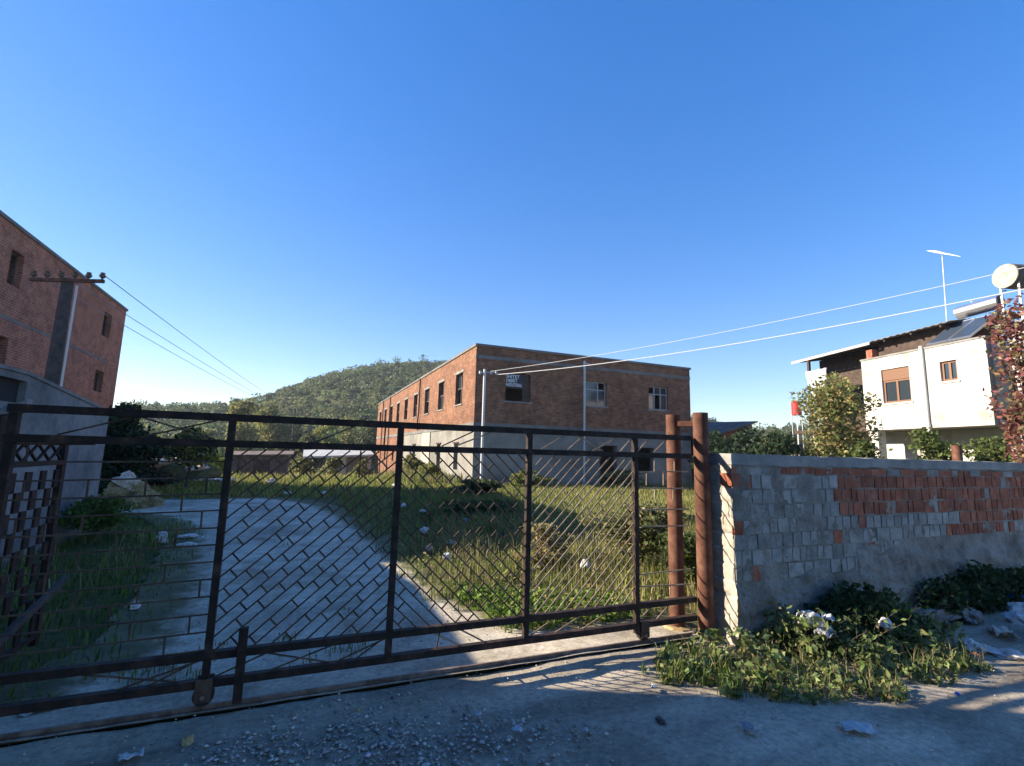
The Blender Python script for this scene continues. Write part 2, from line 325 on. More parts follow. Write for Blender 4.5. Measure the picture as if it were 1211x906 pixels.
# ------------------------------------------------------------ the ground
def grid_sheet(name, x0, x1, y0, y1, step, zf, mat, mask=None):
    nx = int((x1-x0)/step)+1; ny = int((y1-y0)/step)+1
    X, Y = np.meshgrid(np.linspace(x0, x1, nx), np.linspace(y0, y1, ny)); Z = zf(X, Y)
    v = np.stack([X, Y, Z], -1).reshape(-1, 3); i = (np.arange(ny-1)[:, None]*nx+np.arange(nx-1)).ravel()
    f = np.stack([i, i+1, i+1+nx, i+nx], 1)
    if mask is not None:
        c = v[f].mean(1); f = f[mask(c[:, 0], c[:, 1])]
        used = np.unique(f); rm = np.full(len(v), -1); rm[used] = np.arange(len(used)); v = v[used]; f = rm[f]
    return tag(obj(name, mesh_np(name, v, f, mat, smooth=True)), kind='structure')
def nz(X, Y, s, seed=0.0):
    return np.array([noise.noise((x*s+seed, y*s, seed)) for x, y in zip(X.ravel(), Y.ravel())]).reshape(X.shape)
def nzp(x, y, s, sd=0.0): return np.array([noise.noise((a*s+sd, b*s, sd)) for a, b in zip(x, y)])
def fbm(X, Y, s, o=3):
    r = 0; a = 1
    for k in range(o): r = r+a*nz(X, Y, s*2**k, 3.1*k); a *= 0.5
    return r

xs = np.array([-700, -400, -150, -80, -40, *np.arange(-24, 30, 2.0), 40, 80, 150, 400, 700.])
ys = np.array([-300, -100, -30, *np.arange(-14, 60, 2.0), 70, 90, 130, 200, 400, 900])
X, Y = np.meshgrid(xs, ys); Z = g_np(X, Y)-0.03
v = np.stack([X, Y, Z], -1).reshape(-1, 3); nx, ny = len(xs), len(ys); i = (np.arange(ny-1)[:, None]*nx+np.arange(nx-1)).ravel()
tag(obj('ground', mesh_np('ground', v, np.stack([i, i+1, i+1+nx, i+nx], 1), M['soil'], smooth=True)), kind='structure')

PATH = [(-9, 15.0), (-4.33, 14.55), (-2.7, 13.4), (-1.75, 11.2), (-1.35, 9.0), (-1.0, 6.5), (-0.9, 4.9), (-1.4, 4.0), (3.3, 4.0), (2.2, 4.2), (1.72, 4.7), (1.46, 5.4),
        (1.3, 7.1), (1.12, 9.4), (0.9, 11.5), (0.4, 14.6), (-0.2, 16.3), (-1.15, 17.4), (-4, 17.2), (-9, 17.6)]
def path_mask(x, y):
    d = np.array([noise.noise((a*1.3, b*1.3, 5))*0.22 for a, b in zip(x, y)])
    return in_poly(x+d, y+d, PATH)
def poly_dist(x, y, poly):                                   # signed distance, positive inside
    d = np.full(x.shape, 1e9); n = len(poly)
    for i in range(n):
        (ax, ay), (bx, by) = poly[i], poly[(i+1) % n]; ex, ey = bx-ax, by-ay
        t = np.clip(((x-ax)*ex+(y-ay)*ey)/(ex*ex+ey*ey+1e-9), 0, 1); d = np.minimum(d, np.hypot(x-ax-t*ex, y-ay-t*ey))
    return np.where(in_poly(x, y, poly), d, -d)
po = grid_sheet('path', -9, 3.6, 3.95, 18.2, 0.08, lambda X, Y: 0.008+0.016*fbm(X, Y, 0.9), M['path_edge'], lambda x, y: poly_dist(x, y, PATH) > -0.55)
vv = np.zeros(len(po.data.vertices)*3, np.float32); po.data.vertices.foreach_get('co', vv); vv = vv.reshape(-1, 3)
wv = np.clip(poly_dist(vv[:, 0].astype(float), vv[:, 1].astype(float), PATH)/0.5*0.5+0.5, 0, 1); ca = po.data.color_attributes.new('Wear', 'FLOAT_COLOR', 'POINT')
ca.data.foreach_set('color', np.stack([wv, wv, wv, np.ones_like(wv)], 1).astype(np.float32).ravel())
def road_z(X, Y): return -0.006+0.020*fbm(X, Y, 1.1)+0.008*nz(X, Y, 6)+0.004*nz(X, Y, 13)
grid_sheet('road', -6, 11, -4, 3.62, 0.09, road_z, M['road'])
grid_sheet('gate_threshold', -6, 3.45, 3.62, 4.02, 0.05, lambda X, Y: 0.016+0.008*fbm(X, Y, 2.5), M['gravel_path'])

# track rail of the sliding gate
t = thing('gate_track', 'long low rusty steel track that the gate wheels roll on', 'track', (0.5, 3.66, 0))
b = MB(); b.bar((-6, 3.66, 0.026), (3.34, 3.66, 0.026), 0.016, 0.034); b.build('rail', M['rail'], t)
b = MB(); b.box(-6, 3.34, 3.635, 3.685, 0.004, 0.0205); b.build('base_flange', M['rail'], t)

# ------------------------------------------------------------ distant hills
def px_az(px): return atan2(px-605.5, 574.8)+YAW
prof = [(-900, 2.0), (60, 2.0), (120, 2.4), (170, 3.4), (210, 3.6), (250, 4.0), (300, 4.9), (330, 6.0), (370, 7.5), (420, 9.0), (470, 10.0), (525, 10.4), (600, 9.6), (680, 7.0), (760, 5.2), (835, 4.2), (880, 3.3), (945, 2.9), (1100, 2.6), (3000, 2.0)]
pa = np.array([px_az(p) for p, _ in prof]); pe = np.array([e for _, e in prof])
def hill_z(az, r):
    e = np.tan(np.radians(np.interp(az, pa, pe))); top = 1.6+e*230-2.2
    s = np.clip((r-85)/(230-85), 0, 1); s = s*s*(3-2*s)*0.45+s*0.55
    dn = np.clip((r-230)/200, 0, 1)
    return -1.9+(top+1.9)*s*(1-0.9*dn*dn*(3-2*dn))
az = np.linspace(px_az(-400), px_az(1500), 150); rr = np.concatenate([np.linspace(80, 250, 60), np.linspace(258, 460, 24)])
A, Rr = np.meshgrid(az, rr); Z = hill_z(A, Rr); Xh = Rr*np.sin(A); Yh = Rr*np.cos(A)
Z = Z+np.clip((Rr-85)/60, 0, 1)*1.6*fbm(Xh, Yh, 0.03)
v = np.stack([Xh, Yh, Z], -1).reshape(-1, 3); i = (np.arange(len(rr)-1)[:, None]*len(az)+np.arange(len(az)-1)).ravel()
M['hillsoil'] = pmat('hillsoil', [(0.3, (0.07, 0.085, 0.035)), (0.5, (0.12, 0.13, 0.055)), (0.68, (0.18, 0.17, 0.08)), (0.82, (0.26, 0.20, 0.12))], 0.05, 1, 0.5, 0.3, 0.6, fine=14, spec=0.1)
tag(obj('hill', mesh_np('hill', v, np.stack([i, i+1, i+1+len(az), i+len(az)], 1), M['hillsoil'], smooth=True)), kind='structure')

# leaf machinery -----------------------------------------------------------
def rand_dirs(n):
    d = rng.normal(size=(n, 3)); return d/np.linalg.norm(d, axis=1, keepdims=True)
def leaf_quads(c, size, col, upbias=0.5, aspect=0.6, tri=False):
    """leaf shaped quads at centres c"""
    n = len(c); nrm = rand_dirs(n)+np.array([0, 0, upbias]); nrm /= np.linalg.norm(nrm, axis=1, keepdims=True)
    t = np.cross(nrm, rand_dirs(n)); t /= np.linalg.norm(t, axis=1, keepdims=True)+1e-9; b = np.cross(nrm, t)
    s = (size if np.ndim(size) else np.full(n, size))[:, None]
    v = np.stack([c-t*s, c-b*s*aspect+nrm*s*0.12, c+t*s, c+b*s*aspect+nrm*s*0.12], 1).reshape(-1, 3)
    f = np.arange(4*n).reshape(n, 4); return v, f, np.repeat(col, 4, 0)
def pal(n, cols, jit=0.15):
    cols = np.array(cols); k = rng.integers(0, len(cols), n); c = cols[k]*(1+jit*rng.normal(size=(n, 1)))*(1+0.06*rng.normal(size=(n, 3)))
    return np.clip(c, 0.004, 1)
def blob_points(blobs, n, shell=0.55):
    """points in ellipsoid blobs [(x,y,z,rx,ry,rz)], biased to the outside, uneven"""
    B = np.array(blobs); w = (B[:, 3]*B[:, 4]*B[:, 5])**0.66; k = rng.choice(len(B), n, p=w/w.sum())
    d = rand_dirs(n); r = shell+(1-shell)*rng.random((n, 1)); r *= (0.82+0.36*rng.random((n, 1)))
    return B[k, :3]+d*B[k, 3:]*r
def crown_mesh(name, blobs, n, size, cols, mat=None, upbias=0.4, jit=0.2, aspect=0.6, shell=0.55):
    c = blob_points(blobs, n, shell); s = size*(0.6+0.8*rng.random(n))
    v, f, col = leaf_quads(c, s, pal(n, cols, jit), upbias, aspect)
    return mesh_np(name, v, f, mat or M['leaf'], col)
def tree(name, label, x, y, z0, h, w, cols, n, size, group=None, cat='tree', nb=9, trunk_h=0.35, low=0.3, tr=0.03, dep=None, limbs=4):
    t = thing(name, label, cat, (x, y, z0), group); dep = dep or w
    blobs = []
    for k in range(nb):
        a = rng.random()*2*pi; q = sqrt(rng.random())*0.62; zz = low+(0.92-low)*rng.random(); taper = 1-0.45*max(zz-0.55, 0)/0.45
        blobs.append((cos(a)*q*w/2*taper, sin(a)*q*dep/2*taper, zz*h, w*0.21*(0.7+0.6*rng.random()), dep*0.21*(0.7+0.6*rng.random()), h*0.13*(0.7+0.7*rng.random())))
    blobs.append((0, 0, 0.9*h, w*0.14, dep*0.14, h*0.1)); blobs.append((0, 0, (low+0.75)/2*h, w*0.28, dep*0.28, h*0.2))
    obj('crown', crown_mesh('crown', blobs, n, size, cols), t)
    m = MB(); top = Vector((x+0.05*w, y, z0+h*0.8))
    m.tube([(x, y, z0-0.1), (x+0.03*w, y, z0+h*trunk_h), top], [h*tr, h*tr*0.75, h*tr*0.2], 7)
    for k in range(limbs):
        bl = blobs[k]; m.tube([(x+0.02*w, y, z0+h*trunk_h*(0.8+0.3*k/limbs)), (x+bl[0]*0.6, y+bl[1]*0.6, z0+bl[2]*0.8), (x+bl[0], y+bl[1], z0+bl[2])], [h*tr*0.45, h*tr*0.3, h*tr*0.1], 5)
    m.build('trunk', M['bark'], t, smooth=True); return t

def blades(x, y, h, w, cols, lean=0.45, jit=0.2, z=None):
    n = len(x); z = g_np(x, y) if z is None else z; a = rng.random(n)*2*pi; d = np.stack([np.cos(a), np.sin(a)], 1); q = rng.random(n)*2*pi; l = np.stack([np.cos(q), np.sin(q)], 1)*(lean*h*rng.random(n))[:, None]
    P = np.zeros((n, 5, 3)); hw = (w/2)[:, None]
    b2 = np.stack([x, y], 1); P[:, 0, :2] = b2-d*hw; P[:, 1, :2] = b2+d*hw; P[:, 2, :2] = b2+l*0.35+d*hw*.75; P[:, 3, :2] = b2+l*0.35-d*hw*.75; P[:, 4, :2] = b2+l
    P[:, :2, 2] = z[:, None]-.02; P[:, 2:4, 2] = (z+h*0.6)[:, None]; P[:, 4, 2] = z+h*(1-.25*lean)
    f = (np.array([(0, 1, 2), (0, 2, 3), (3, 2, 4)])[None]+5*np.arange(n)[:, None, None]).reshape(-1, 3)
    return P.reshape(-1, 3), f, np.repeat(pal(n, cols, jit), 5, 0)
# olive wood on the hill: one mass
OL = [(0.095, 0.125, 0.055), (0.125, 0.155, 0.068), (0.07, 0.10, 0.044), (0.155, 0.17, 0.075)]
cs = []; bl = []; szs = []
N = 7000; aa = px_az(-60)+(px_az(1060)-px_az(-60))*rng.random(N); r_ = np.sqrt(95**2+(300**2-95**2)*rng.random(N))
taken = {}
for a, r in zip(aa, r_):
    x, y = r*sin(a), r*cos(a); key = (int(x//2.9), int(y//2.9))
    if key in taken: continue
    taken[key] = 1; cn = noise.noise((x*.022, y*.022, 4)); big = random.random()
    if cn < -.30 or (cn < -.12 and random.random() < .6): continue
    zt = float(hill_z(a, r))+np.clip((r-85)/60, 0, 1)*1.6*float(fbm(np.array([x]), np.array([y]), 0.03)[0])
    k = 100; hh = 1.9+1.9*rng.random(); ww = 1.3+1.1*rng.random()
    sc_ = 1.55 if big > .9 else 1.0; hh *= sc_; ww *= sc_
    bb = [(x+rng.normal()*0.7*ww/2, y+rng.normal()*0.7*ww/2, zt+hh*(0.45+0.4*rng.random()), ww*0.62, ww*0.62, hh*0.3) for _ in range(4)]
    c = blob_points(bb, k); cs.append(c); bl.append(np.clip(pal(1, OL, 0.18)*(1+0.16*rng.normal(size=(k, 1))), 0.01, 1)); szs.append(0.26+0.22*rng.random(k))
c = np.concatenate(cs); v, f, col = leaf_quads(c, np.concatenate(szs), np.concatenate(bl), 0.5, 0.7)
tag(obj('olive_wood', mesh_np('olive_wood', v, f, M['leaf'], col)), 'mass of grey green olive trees covering the hillside', None, None, 'stuff')

# ------------------------------------------------------------ main brick building
BX, BY, BE, BF = 7.42, 22.6, 20.95, 58.6
main = thing('brick_building', 'unfinished two storey brick building with open windows beyond the gate', 'building', (BX, BY, 0))
UL = [(24.75+3.86*k, 26.1+3.86*k+0.02*k) for k in range(9)]
lh = [(a-BY, b-BY, 4.15, 5.85) for a, b in UL]
ll = [(25.2-BY, 26.0-BY, 0.65, 2.05), (28.9-BY, 29.8-BY, 0.65, 2.05), (36.3-BY, 37.3-BY, 0.65, 2.05), (41-BY, 42-BY, 0.65, 2.05), (46-BY, 47-BY, 0.65, 2.05), (51-BY, 52-BY, .65, 2.05)]
rh = [(9.02-BX, 10.42-BX, 4.22, 5.65), (13.7-BX, 15.05-BX, 4.27, 5.62), (17.9-BX, 19.3-BX, 4.3, 5.66)]
rl = [(14.6-BX, 15.7-BX, -0.5, 2.15), (16.9-BX, 18.2-BX, 0.8, 2.1)]
FL = ((BX, BY, 0), (0, 1), (-1, 0)); FR = ((BX, BY, 0), (1, 0), (0, -1))
b = MB(); wall(b, *FL, 0.35, BF-BY-0.35, 3.05, 6.86, lh, 0.35); wall(b, *FR, 0.0, BE-BX, 3.05, 6.86, rh, 0.35)
wall(b, (BE, BY, 0), (0, 1), (1, 0), 0.35, BF-BY-.35, 3.05, 6.86, [], 0.35); wall(b, (BX, BF, 0), (1, 0), (0, 1), 0, BE-BX, 3.05, 6.86, [], 0.35)
b.build('upper_brick_wall', M['brickwall'], main)
b = MB(); wall(b, (BX+0.02, BY+0.02, 0), (0, 1), (-1, 0), 0.33, 18.4, -2, 2.85, [h for h in ll if h[1] < 18.4], 0.33)
wall(b, (BX+0.02, BY+0.02, 0), (1, 0), (0, -1), 0, BE-BX-0.04, -2, 2.85, rl, 0.33); wall(b, (BE-0.02, BY+.02, 0), (0, 1), (1, 0), 0.33, BF-BY, -2, 2.85, [], 0.33)
b.build('lower_plastered_wall', M['plaster_grey'], main)
b = MB(); wall(b, (BX+0.022, BY+0.02, 0), (0, 1), (-1, 0), 18.4, BF-BY, -2.5, 2.85, [h for h in ll if h[0] > 18.4], 0.33); b.build('lower_brick_wall', M['brickwall'], main)
b = MB(); b.box(BX-0.03, BE+0.03, BY-0.03, BF+0.03, 2.85, 3.05); b.build('floor_band', M['band'], main)
b = MB(); b.box(BX-0.06, BE+0.06, BY-0.07, BF+0.05, 6.86, 6.98); b.build('roof_slab', M['band'], main)
b = MB()
b.box(BX-0.022, BE+0.022, BY-0.022, BY+0.1, 6.25, 6.42); b.build('ring_beam', M['band'], main)
b = MB(); b.box(BX+0.4, BE-0.4, BY+3.8, BY+3.9, 3.05, 6.8); b.box(BX+4.2, BX+4.3, BY+0.4, BF-1, 3.05, 6.8); b.box(BX+4.2, BX+4.3, BY+.4, BF-1, -1, 2.8); b.box(BX+.4, BE-.4, BY+3.8, BY+3.9, -1, 2.8); b.build('inner_wall', M['floor'], main)
for k, (a, c) in enumerate(UL):                              # left facade windows
    x = BX+0.14; f = MB()
    for y in (a+0.035, c-0.035, (a+c)/2): f.box(x, x+0.06, y-0.035, y+0.035, 4.151, 5.849)
    for z in (4.185, 5.05, 5.815): f.box(x+0.003, x+0.057, a+0.07, (a+c)/2-0.035, z-0.03, z+0.03); f.box(x+0.003, x+0.057, (a+c)/2+0.035, c-0.07, z-0.03, z+0.03)
    o = f.build('window', M['frame_dark'], main)
    mid = (a+c)/2
    for q, (y0, y1, z0, z1) in enumerate(((a+.07, mid-.035, 5.08, 5.785), (mid+.035, c-.07, 5.08, 5.785), (a+.07, mid-.035, 4.215, 5.02), (mid+.035, c-.07, 4.215, 5.02))):
        if (k*4+q*3) % 5 in (1, 3): f = MB(); f.box(x+0.025, x+0.031, y0, y1, z0, z1); f.build('pane', M['glass'], o)
    f = MB(); f.box(BX-0.03, BX+0.25, a-0.15, c+0.15, 5.853, 5.99); f.build('lintel', M['concrete'], main)
    f = MB(); f.box(BX-0.05, BX+0.3, a-0.06, c+0.06, 4.08, 4.148); f.build('sill', M['concrete'], main)
for h in ll[:3]:
    f = MB(); f.box(BX-0.05, BX+0.2, BY+h[0]-0.1, BY+h[1]+0.1, 2.053, 2.13); f.build('lintel', M['wood_dark'], main)
f = MB(); f.box(BX-0.045, BX+0.0, 31.6, 34.0, -0.8, 2.83); f.build('whitewashed_panel', M['whitewash'], main)
for (y, z0, wob) in ((35.15, 3.1, 0), (49.0, -1, 0), (53.8, -1, 0)):
    f = MB(); f.tube([(BX-0.12, y, z0), (BX-0.12, y+0.25*(wob == 0 and z0 > 0), z0+0.6), (BX-0.12, y, z0+1.2), (BX-0.12, y, 6.84)], 0.06, 8); f.build('drain_pipe', M['rust'], main, smooth=True)
# right facade windows
for k, (u0_, u1_, z0, z1) in enumerate(rh[1:]):
    x0, x1 = BX+u0_, BX+u1_; y = BY+0.12; f = MB(); xm = x0+(x1-x0)*(0.62 if k == 0 else 0.5); zm = z0+(z1-z0)*0.66
    xs_ = [x0+.03, xm, x1-.03] if k == 0 else [x0+.03, x0+(x1-x0)*.34, x0+(x1-x0)*.66, x1-.03]
    for x in xs_: f.box(x-0.035, x+0.035, y, y+0.06, z0+.001, z1-.001)
    for z in (z0+.03, zm, z1-.03):
        for p, q in zip(xs_, xs_[1:]): f.box(p+.035, q-.035, y+0.003, y+0.057, z-0.03, z+0.03)
    o = f.build('window', M['frame_grey'], main)
    for j, (p, q) in enumerate(zip(xs_, xs_[1:])):
        for i_, (za, zb) in enumerate(((z0+.06, zm-.03), (zm+.03, z1-.06))):
            if (j+i_+k) % 3 != 2: f = MB(); f.box(p+.035, q-.035, y+.026, y+.032, za, zb); f.build('pane', M['glass'], o)
    f = MB(); f.box(x0-.1, x1+.1, BY-0.03, BY+.2, z0-0.08, z0-0.003); f.build('sill', M['concrete'], main)
# first opening: boarded round, dark hole, painted sign
x0, x1, z0, z1 = BX+rh[0][0], BX+rh[0][1], 4.22, 5.65
f = MB(); f.box(x0+.002, x1-.002, BY+0.10, BY+0.14, 4.88, z1-.002); f.box(x0+.98, x1-.002, BY+0.103, BY+0.137, z0+.002, 4.878); f.build('board', M['wood_dark'], main)
f = MB(); f.box(x0-.1, x1+.1, BY-0.03, BY+.2, z0-0.08, z0-0.003); f.build('sill', M['concrete'], main)
for (u0_, u1_, z0, z1) in rl:
    f = MB(); f.box(BX+u0_-.15, BX+u1_+.15, BY-0.02, BY+.2, z1+.002, z1+.16); f.build('lintel', M['concrete'], main)

sg = thing('painted_sign', 'small dark board with three lines of white capitals in the first window', 'sign', (9.5, BY-0.02, 4.95))
f = MB(); f.box(9.03, 9.99, BY+0.06, BY+0.085, 4.93, 5.60); f.build('board', M['sign'], sg)
for txt, zz, wd in (('SHITET', 5.40, 0.74), ('OBJEKT', 5.19, 0.62), ('INDUSTRIAL', 4.97, 0.90)):
    cu = bpy.data.curves.new('t', 'FONT'); cu.body = txt; cu.size = 0.24; cu.extrude = 0.003; cu.resolution_u = 2; cu.offset = 0.004
    to = bpy.data.objects.new('t', cu); COL.objects.link(to); bpy.context.view_layer.update()
    me = bpy.data.meshes.new_from_object(to.evaluated_get(bpy.context.evaluated_depsgraph_get())); bpy.data.objects.remove(to); bpy.data.curves.remove(cu)
    co = np.zeros(len(me.vertices)*3, np.float32); me.vertices.foreach_get('co', co); co = co.reshape(-1, 3)
    co[:, 0] -= co[:, 0].min(); co[:, 0] *= wd/co[:, 0].max(); nv = np.stack([co[:, 0]+9.07-9.5, -co[:, 2]+0.055+0.02, co[:, 1]+zz-4.95], 1)
    me.vertices.foreach_set('co', nv.astype(np.float32).ravel()); me.materials.clear(); me.materials.append(M['letter']); me.update(); me.name = 'lettering'
    obj('lettering', me, sg)

# ------------------------------------------------------------ brick building at the left
LX, LF, LN, LT = -8.0, 26.45, 14.6, 7.62
lb = thing('tall_brick_building', 'tall red brick block with narrow windows behind the utility pole', 'building', (LX, LN, 0))
hl = [(24.1-LN, 24.95-LN, 5.92, 6.9), (24.1-LN, 24.95-LN, 3.65, 4.5), (17.32-LN, 17.98-LN, 5.92, 6.9), (17.3-LN, 17.9-LN, 3.65, 4.45)]
b = MB(); wall(b, (LX, LN, 0), (0, 1), (1, 0), 0.35, LF-LN-0.35, -0.5, LT-0.1, hl, 0.35); wall(b, (LX, LF, 0), (-1, 0), (0, 1), 0, 12, -0.5, LT-.1, [], 0.35)
wall(b, (LX, LN, 0), (-1, 0), (0, -1), 0, 12, -0.5, LT-.1, [], 0.35); wall(b, (LX-12, LN, 0), (0, 1), (-1, 0), 0.35, LF-LN-.35, -0.5, LT-.1, [], 0.35)
b.build('brick_wall', M['brickwall_left'], lb)
b = MB(); b.box(LX-12.05, LX+0.05, LN-0.05, LF+0.05, LT-0.1, LT); b.build('roof_slab', M['band'], lb)
b = MB(); b.box(LX-.1, LX+0.008, LN, LF-1.2, 4.93, 5.02); b.build('floor_band', M['band'], lb)
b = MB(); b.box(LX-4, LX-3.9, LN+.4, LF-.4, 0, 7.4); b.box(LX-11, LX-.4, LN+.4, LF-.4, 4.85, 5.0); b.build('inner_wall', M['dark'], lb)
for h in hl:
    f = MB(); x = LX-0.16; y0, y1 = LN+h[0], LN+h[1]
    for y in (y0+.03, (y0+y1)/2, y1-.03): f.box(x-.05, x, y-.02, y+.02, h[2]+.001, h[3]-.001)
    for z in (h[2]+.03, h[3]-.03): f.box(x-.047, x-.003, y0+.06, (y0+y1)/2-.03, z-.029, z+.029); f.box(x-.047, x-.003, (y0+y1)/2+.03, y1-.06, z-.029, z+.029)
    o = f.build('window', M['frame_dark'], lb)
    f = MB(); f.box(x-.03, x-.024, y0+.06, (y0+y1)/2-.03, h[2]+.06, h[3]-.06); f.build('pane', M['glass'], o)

# ------------------------------------------------------------ sloping shed by the gate, and the tall house beside the road
sh = thing('lean_to_shed', 'grey rendered shed with sloping roofline behind the lattice leaf', 'shed', (-3.5, 11.4, 0))
b = MB(); sl = lambda y: 2.16+(11.45-max(y, 8.42))*0.100
ysn = [6.05, 7.2, 8.42, 11.45]
for y0, y1 in zip(ysn, ysn[1:]):
    zs_ = [(-0.3, None)] if not (y0 == 7.2) else [(-0.3, 2.08), (2.38, None)]
    for zl, zh in zs_:
        p = lambda x: [(x, y0, zl), (x, y1, zl), (x, y1, zh or sl(y1)), (x, y0, zh or sl(y0))]
        b.hexa([(-3.8, y0, zl), (-3.5, y0, zl), (-3.5, y1, zl), (-3.8, y1, zl), (-3.8, y0, zh or sl(y0)), (-3.5, y0, zh or sl(y0)), (-3.5, y1, zh or sl(y1)), (-3.8, y1, zh or sl(y1))])
b.box(-7.4, -3.8, 11.15, 11.45, -0.3, 2.14); b.build('wall', M['shedwall'], sh)
b = MB(); 
for ya_, yb_ in ((6.06, 8.42), (8.42, 11.5)):
    b.hexa([(x_, y_, sl(y_)+dz_) for dz_ in (.004, .05) for x_, y_ in ((-7.5, ya_), (-3.48, ya_), (-3.48, yb_), (-7.5, yb_))])
b.build('roof', M['shedwall'], sh)
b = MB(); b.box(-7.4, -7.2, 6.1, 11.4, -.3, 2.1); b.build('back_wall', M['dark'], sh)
b = MB(); b.box(-3.62, -3.58, 7.205, 8.415, 2.082, 2.378); b.build('shade_board', M['dark'], sh)  # near-black board added to give the shed opening its shade
hs_ = thing('roadside_house', 'tall rendered house just outside the frame beside the shed', 'house', (-3.5, 6, 0))
b = MB(); wall(b, (-3.5, 6.0, 0), (0, -1), (1, 0), 0.2, 20, -0.3, 7.0, [(2+4*k, 3.2+4*k, 4.2, 5.6) for k in range(4)], 0.3); wall(b, (-3.5, 5.8, 0), (-1, 0), (0, 1), 0.302, 9, -0.3, 7.0, [], 0.3); wall(b, (-12.8, 6, 0), (0, -1), (-1, 0), 0, 20, -.3, 7, [], .3); b.build('wall', M['shedwall'], hs_)
b = MB(); b.box(-12.9, -3.45, -14.1, 5.83, 7.003, 7.12); b.build('roof', M['band'], hs_)
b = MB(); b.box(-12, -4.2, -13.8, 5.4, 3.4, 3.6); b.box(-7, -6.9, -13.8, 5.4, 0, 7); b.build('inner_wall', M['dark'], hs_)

# ------------------------------------------------------------ sliding gate
GY = 3.66
gate = thing('sliding_gate', 'rusty sliding steel gate with wire lattice across the track', 'gate', (0.6, GY, 0))
PX = [-1.55, -0.46, 0.635, 1.685, 2.735, 3.36]; RZ = [0.167, 0.325, 1.615, 1.785]
for k, x in enumerate(PX[:5]):
    b = MB(); z1 = 1.76; z0 = 0.10 if k in (1, 4) else 0.145
    if k < 5: b.box(x-0.021, x+0.021, GY-0.022, GY+0.022, z0, z1)
    b.build('upright', M['darkrust'], gate, bevel=0.004)
for z in RZ:
    b = MB(); x1 = 3.36 if z > 1 else 3.385
    b.bar((-1.58, GY-0.002, z), (x1, GY-0.002, z), 0.05, 0.046); b.build('rail', M['darkrust'], gate, bevel=0.004)
# wires: unit meshes shared between alike pieces
def unit_bar(name, w, d, mat='wire'):
    m = MB(); m.box(-0.5, 0.5, -d/2, d/2, -w/2, w/2); me = bpy.data.meshes.new(name); me.from_pydata(m.v, [], m.f); me.materials.append(M[mat]); return me
UW_, UT_ = unit_bar('wire', 0.0095, 0.006, 'wire_shade'), unit_bar('wire_tie', 0.0105, 0.007, 'wire_shade')
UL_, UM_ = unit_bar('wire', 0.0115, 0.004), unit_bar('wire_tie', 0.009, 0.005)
def seg(name, me, xa, za, xb, zb, dy=0.0, tilt=0.0):
    o = bpy.data.objects.new(name, me); link(o, gate); L = sqrt((xb-xa)**2+(zb-za)**2)
    o.location = ((xa+xb)/2-0.6, dy, (za+zb)/2); o.rotation_euler = (tilt, -atan2(zb-za, xb-xa), 0); o.scale = (L, 1, 1); return o
def clip(px, pz, dx, dz, X0, X1, Z0, Z1):
    t0, t1 = -9, 9
    for p, d, lo, hi in ((px, dx, X0, X1), (pz, dz, Z0, Z1)):
        if abs(d) < 1e-9:
            if p < lo or p > hi: return None
            continue
        a, b_ = (lo-p)/d, (hi-p)/d
        if a > b_: a, b_ = b_, a
        t0, t1 = max(t0, a), min(t1, b_)
    return (t0, t1) if t1-t0 > 0.04 else None
nt_ = 0
def panel(X0, X1, ang, sp, tie, keep, tie_keep, Z0=0.35, Z1=1.59, wob=0.5, wm=None, tm=None):
    wm, tm = wm or UW_, tm or UT_
    global nt_
    a = radians(ang); dx, dz = cos(a), sin(a); nx_, nz_ = -dz, dx
    cxm, czm = (X0+X1)/2, (Z0+Z1)/2; m = int(1.3/sp)
    for k in range(-m, m+1):
        px, pz = cxm+nx_*k*sp, czm+nz_*k*sp; j = radians(random.uniform(-wob, wob))
        r = clip(px, pz, cos(a+j), sin(a+j), X0, X1, Z0, Z1)
        if r is None: continue
        if random.random() < keep:
            seg('wire', wm, px+cos(a+j)*r[0], pz+sin(a+j)*r[0], px+cos(a+j)*r[1], pz+sin(a+j)*r[1], random.uniform(-.004, .004))
        t = r[0]-r[0] % tie+(tie/2 if k % 2 else 0)+random.uniform(-.012, .012)
        while t < r[1]:
            qx, qz = px+dx*t, pz+dz*t; ex, ez = qx+nx_*sp, qz+nz_*sp
            if r[0]+.015 < t and X0 < ex < X1 and Z0 < ez < Z1 and random.random() < tie_keep and nt_ < 298:
                nt_ += 1; seg('wire_tie', tm, qx, qz, ex, ez, random.uniform(-.003, .003))
            t += tie*random.uniform(0.93, 1.07)
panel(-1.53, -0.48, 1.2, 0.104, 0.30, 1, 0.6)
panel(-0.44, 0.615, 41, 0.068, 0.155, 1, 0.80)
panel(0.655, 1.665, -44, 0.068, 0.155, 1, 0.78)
panel(1.705, 2.715, 45, 0.064, 0.30, 1, 0.35, wob=1.2, wm=UL_, tm=UM_)  # fourth panel takes the sunlit wire colour
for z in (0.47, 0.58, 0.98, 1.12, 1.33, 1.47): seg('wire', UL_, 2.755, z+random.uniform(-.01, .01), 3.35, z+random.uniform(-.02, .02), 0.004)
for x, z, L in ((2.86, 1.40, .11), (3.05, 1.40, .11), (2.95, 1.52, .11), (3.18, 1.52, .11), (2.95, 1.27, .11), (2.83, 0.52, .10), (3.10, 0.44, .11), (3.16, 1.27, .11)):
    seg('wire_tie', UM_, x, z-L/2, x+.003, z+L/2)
def braces(segs, z0, z1):
    for xa, xb in segs: seg('brace', UL_ if xa > 1 else UW_, xa, z0, xb, z1, 0.003)  # sunlit copy of the wire colour towards the right, shaded copy elsewhere
zt0, zt1 = 1.64, 1.762
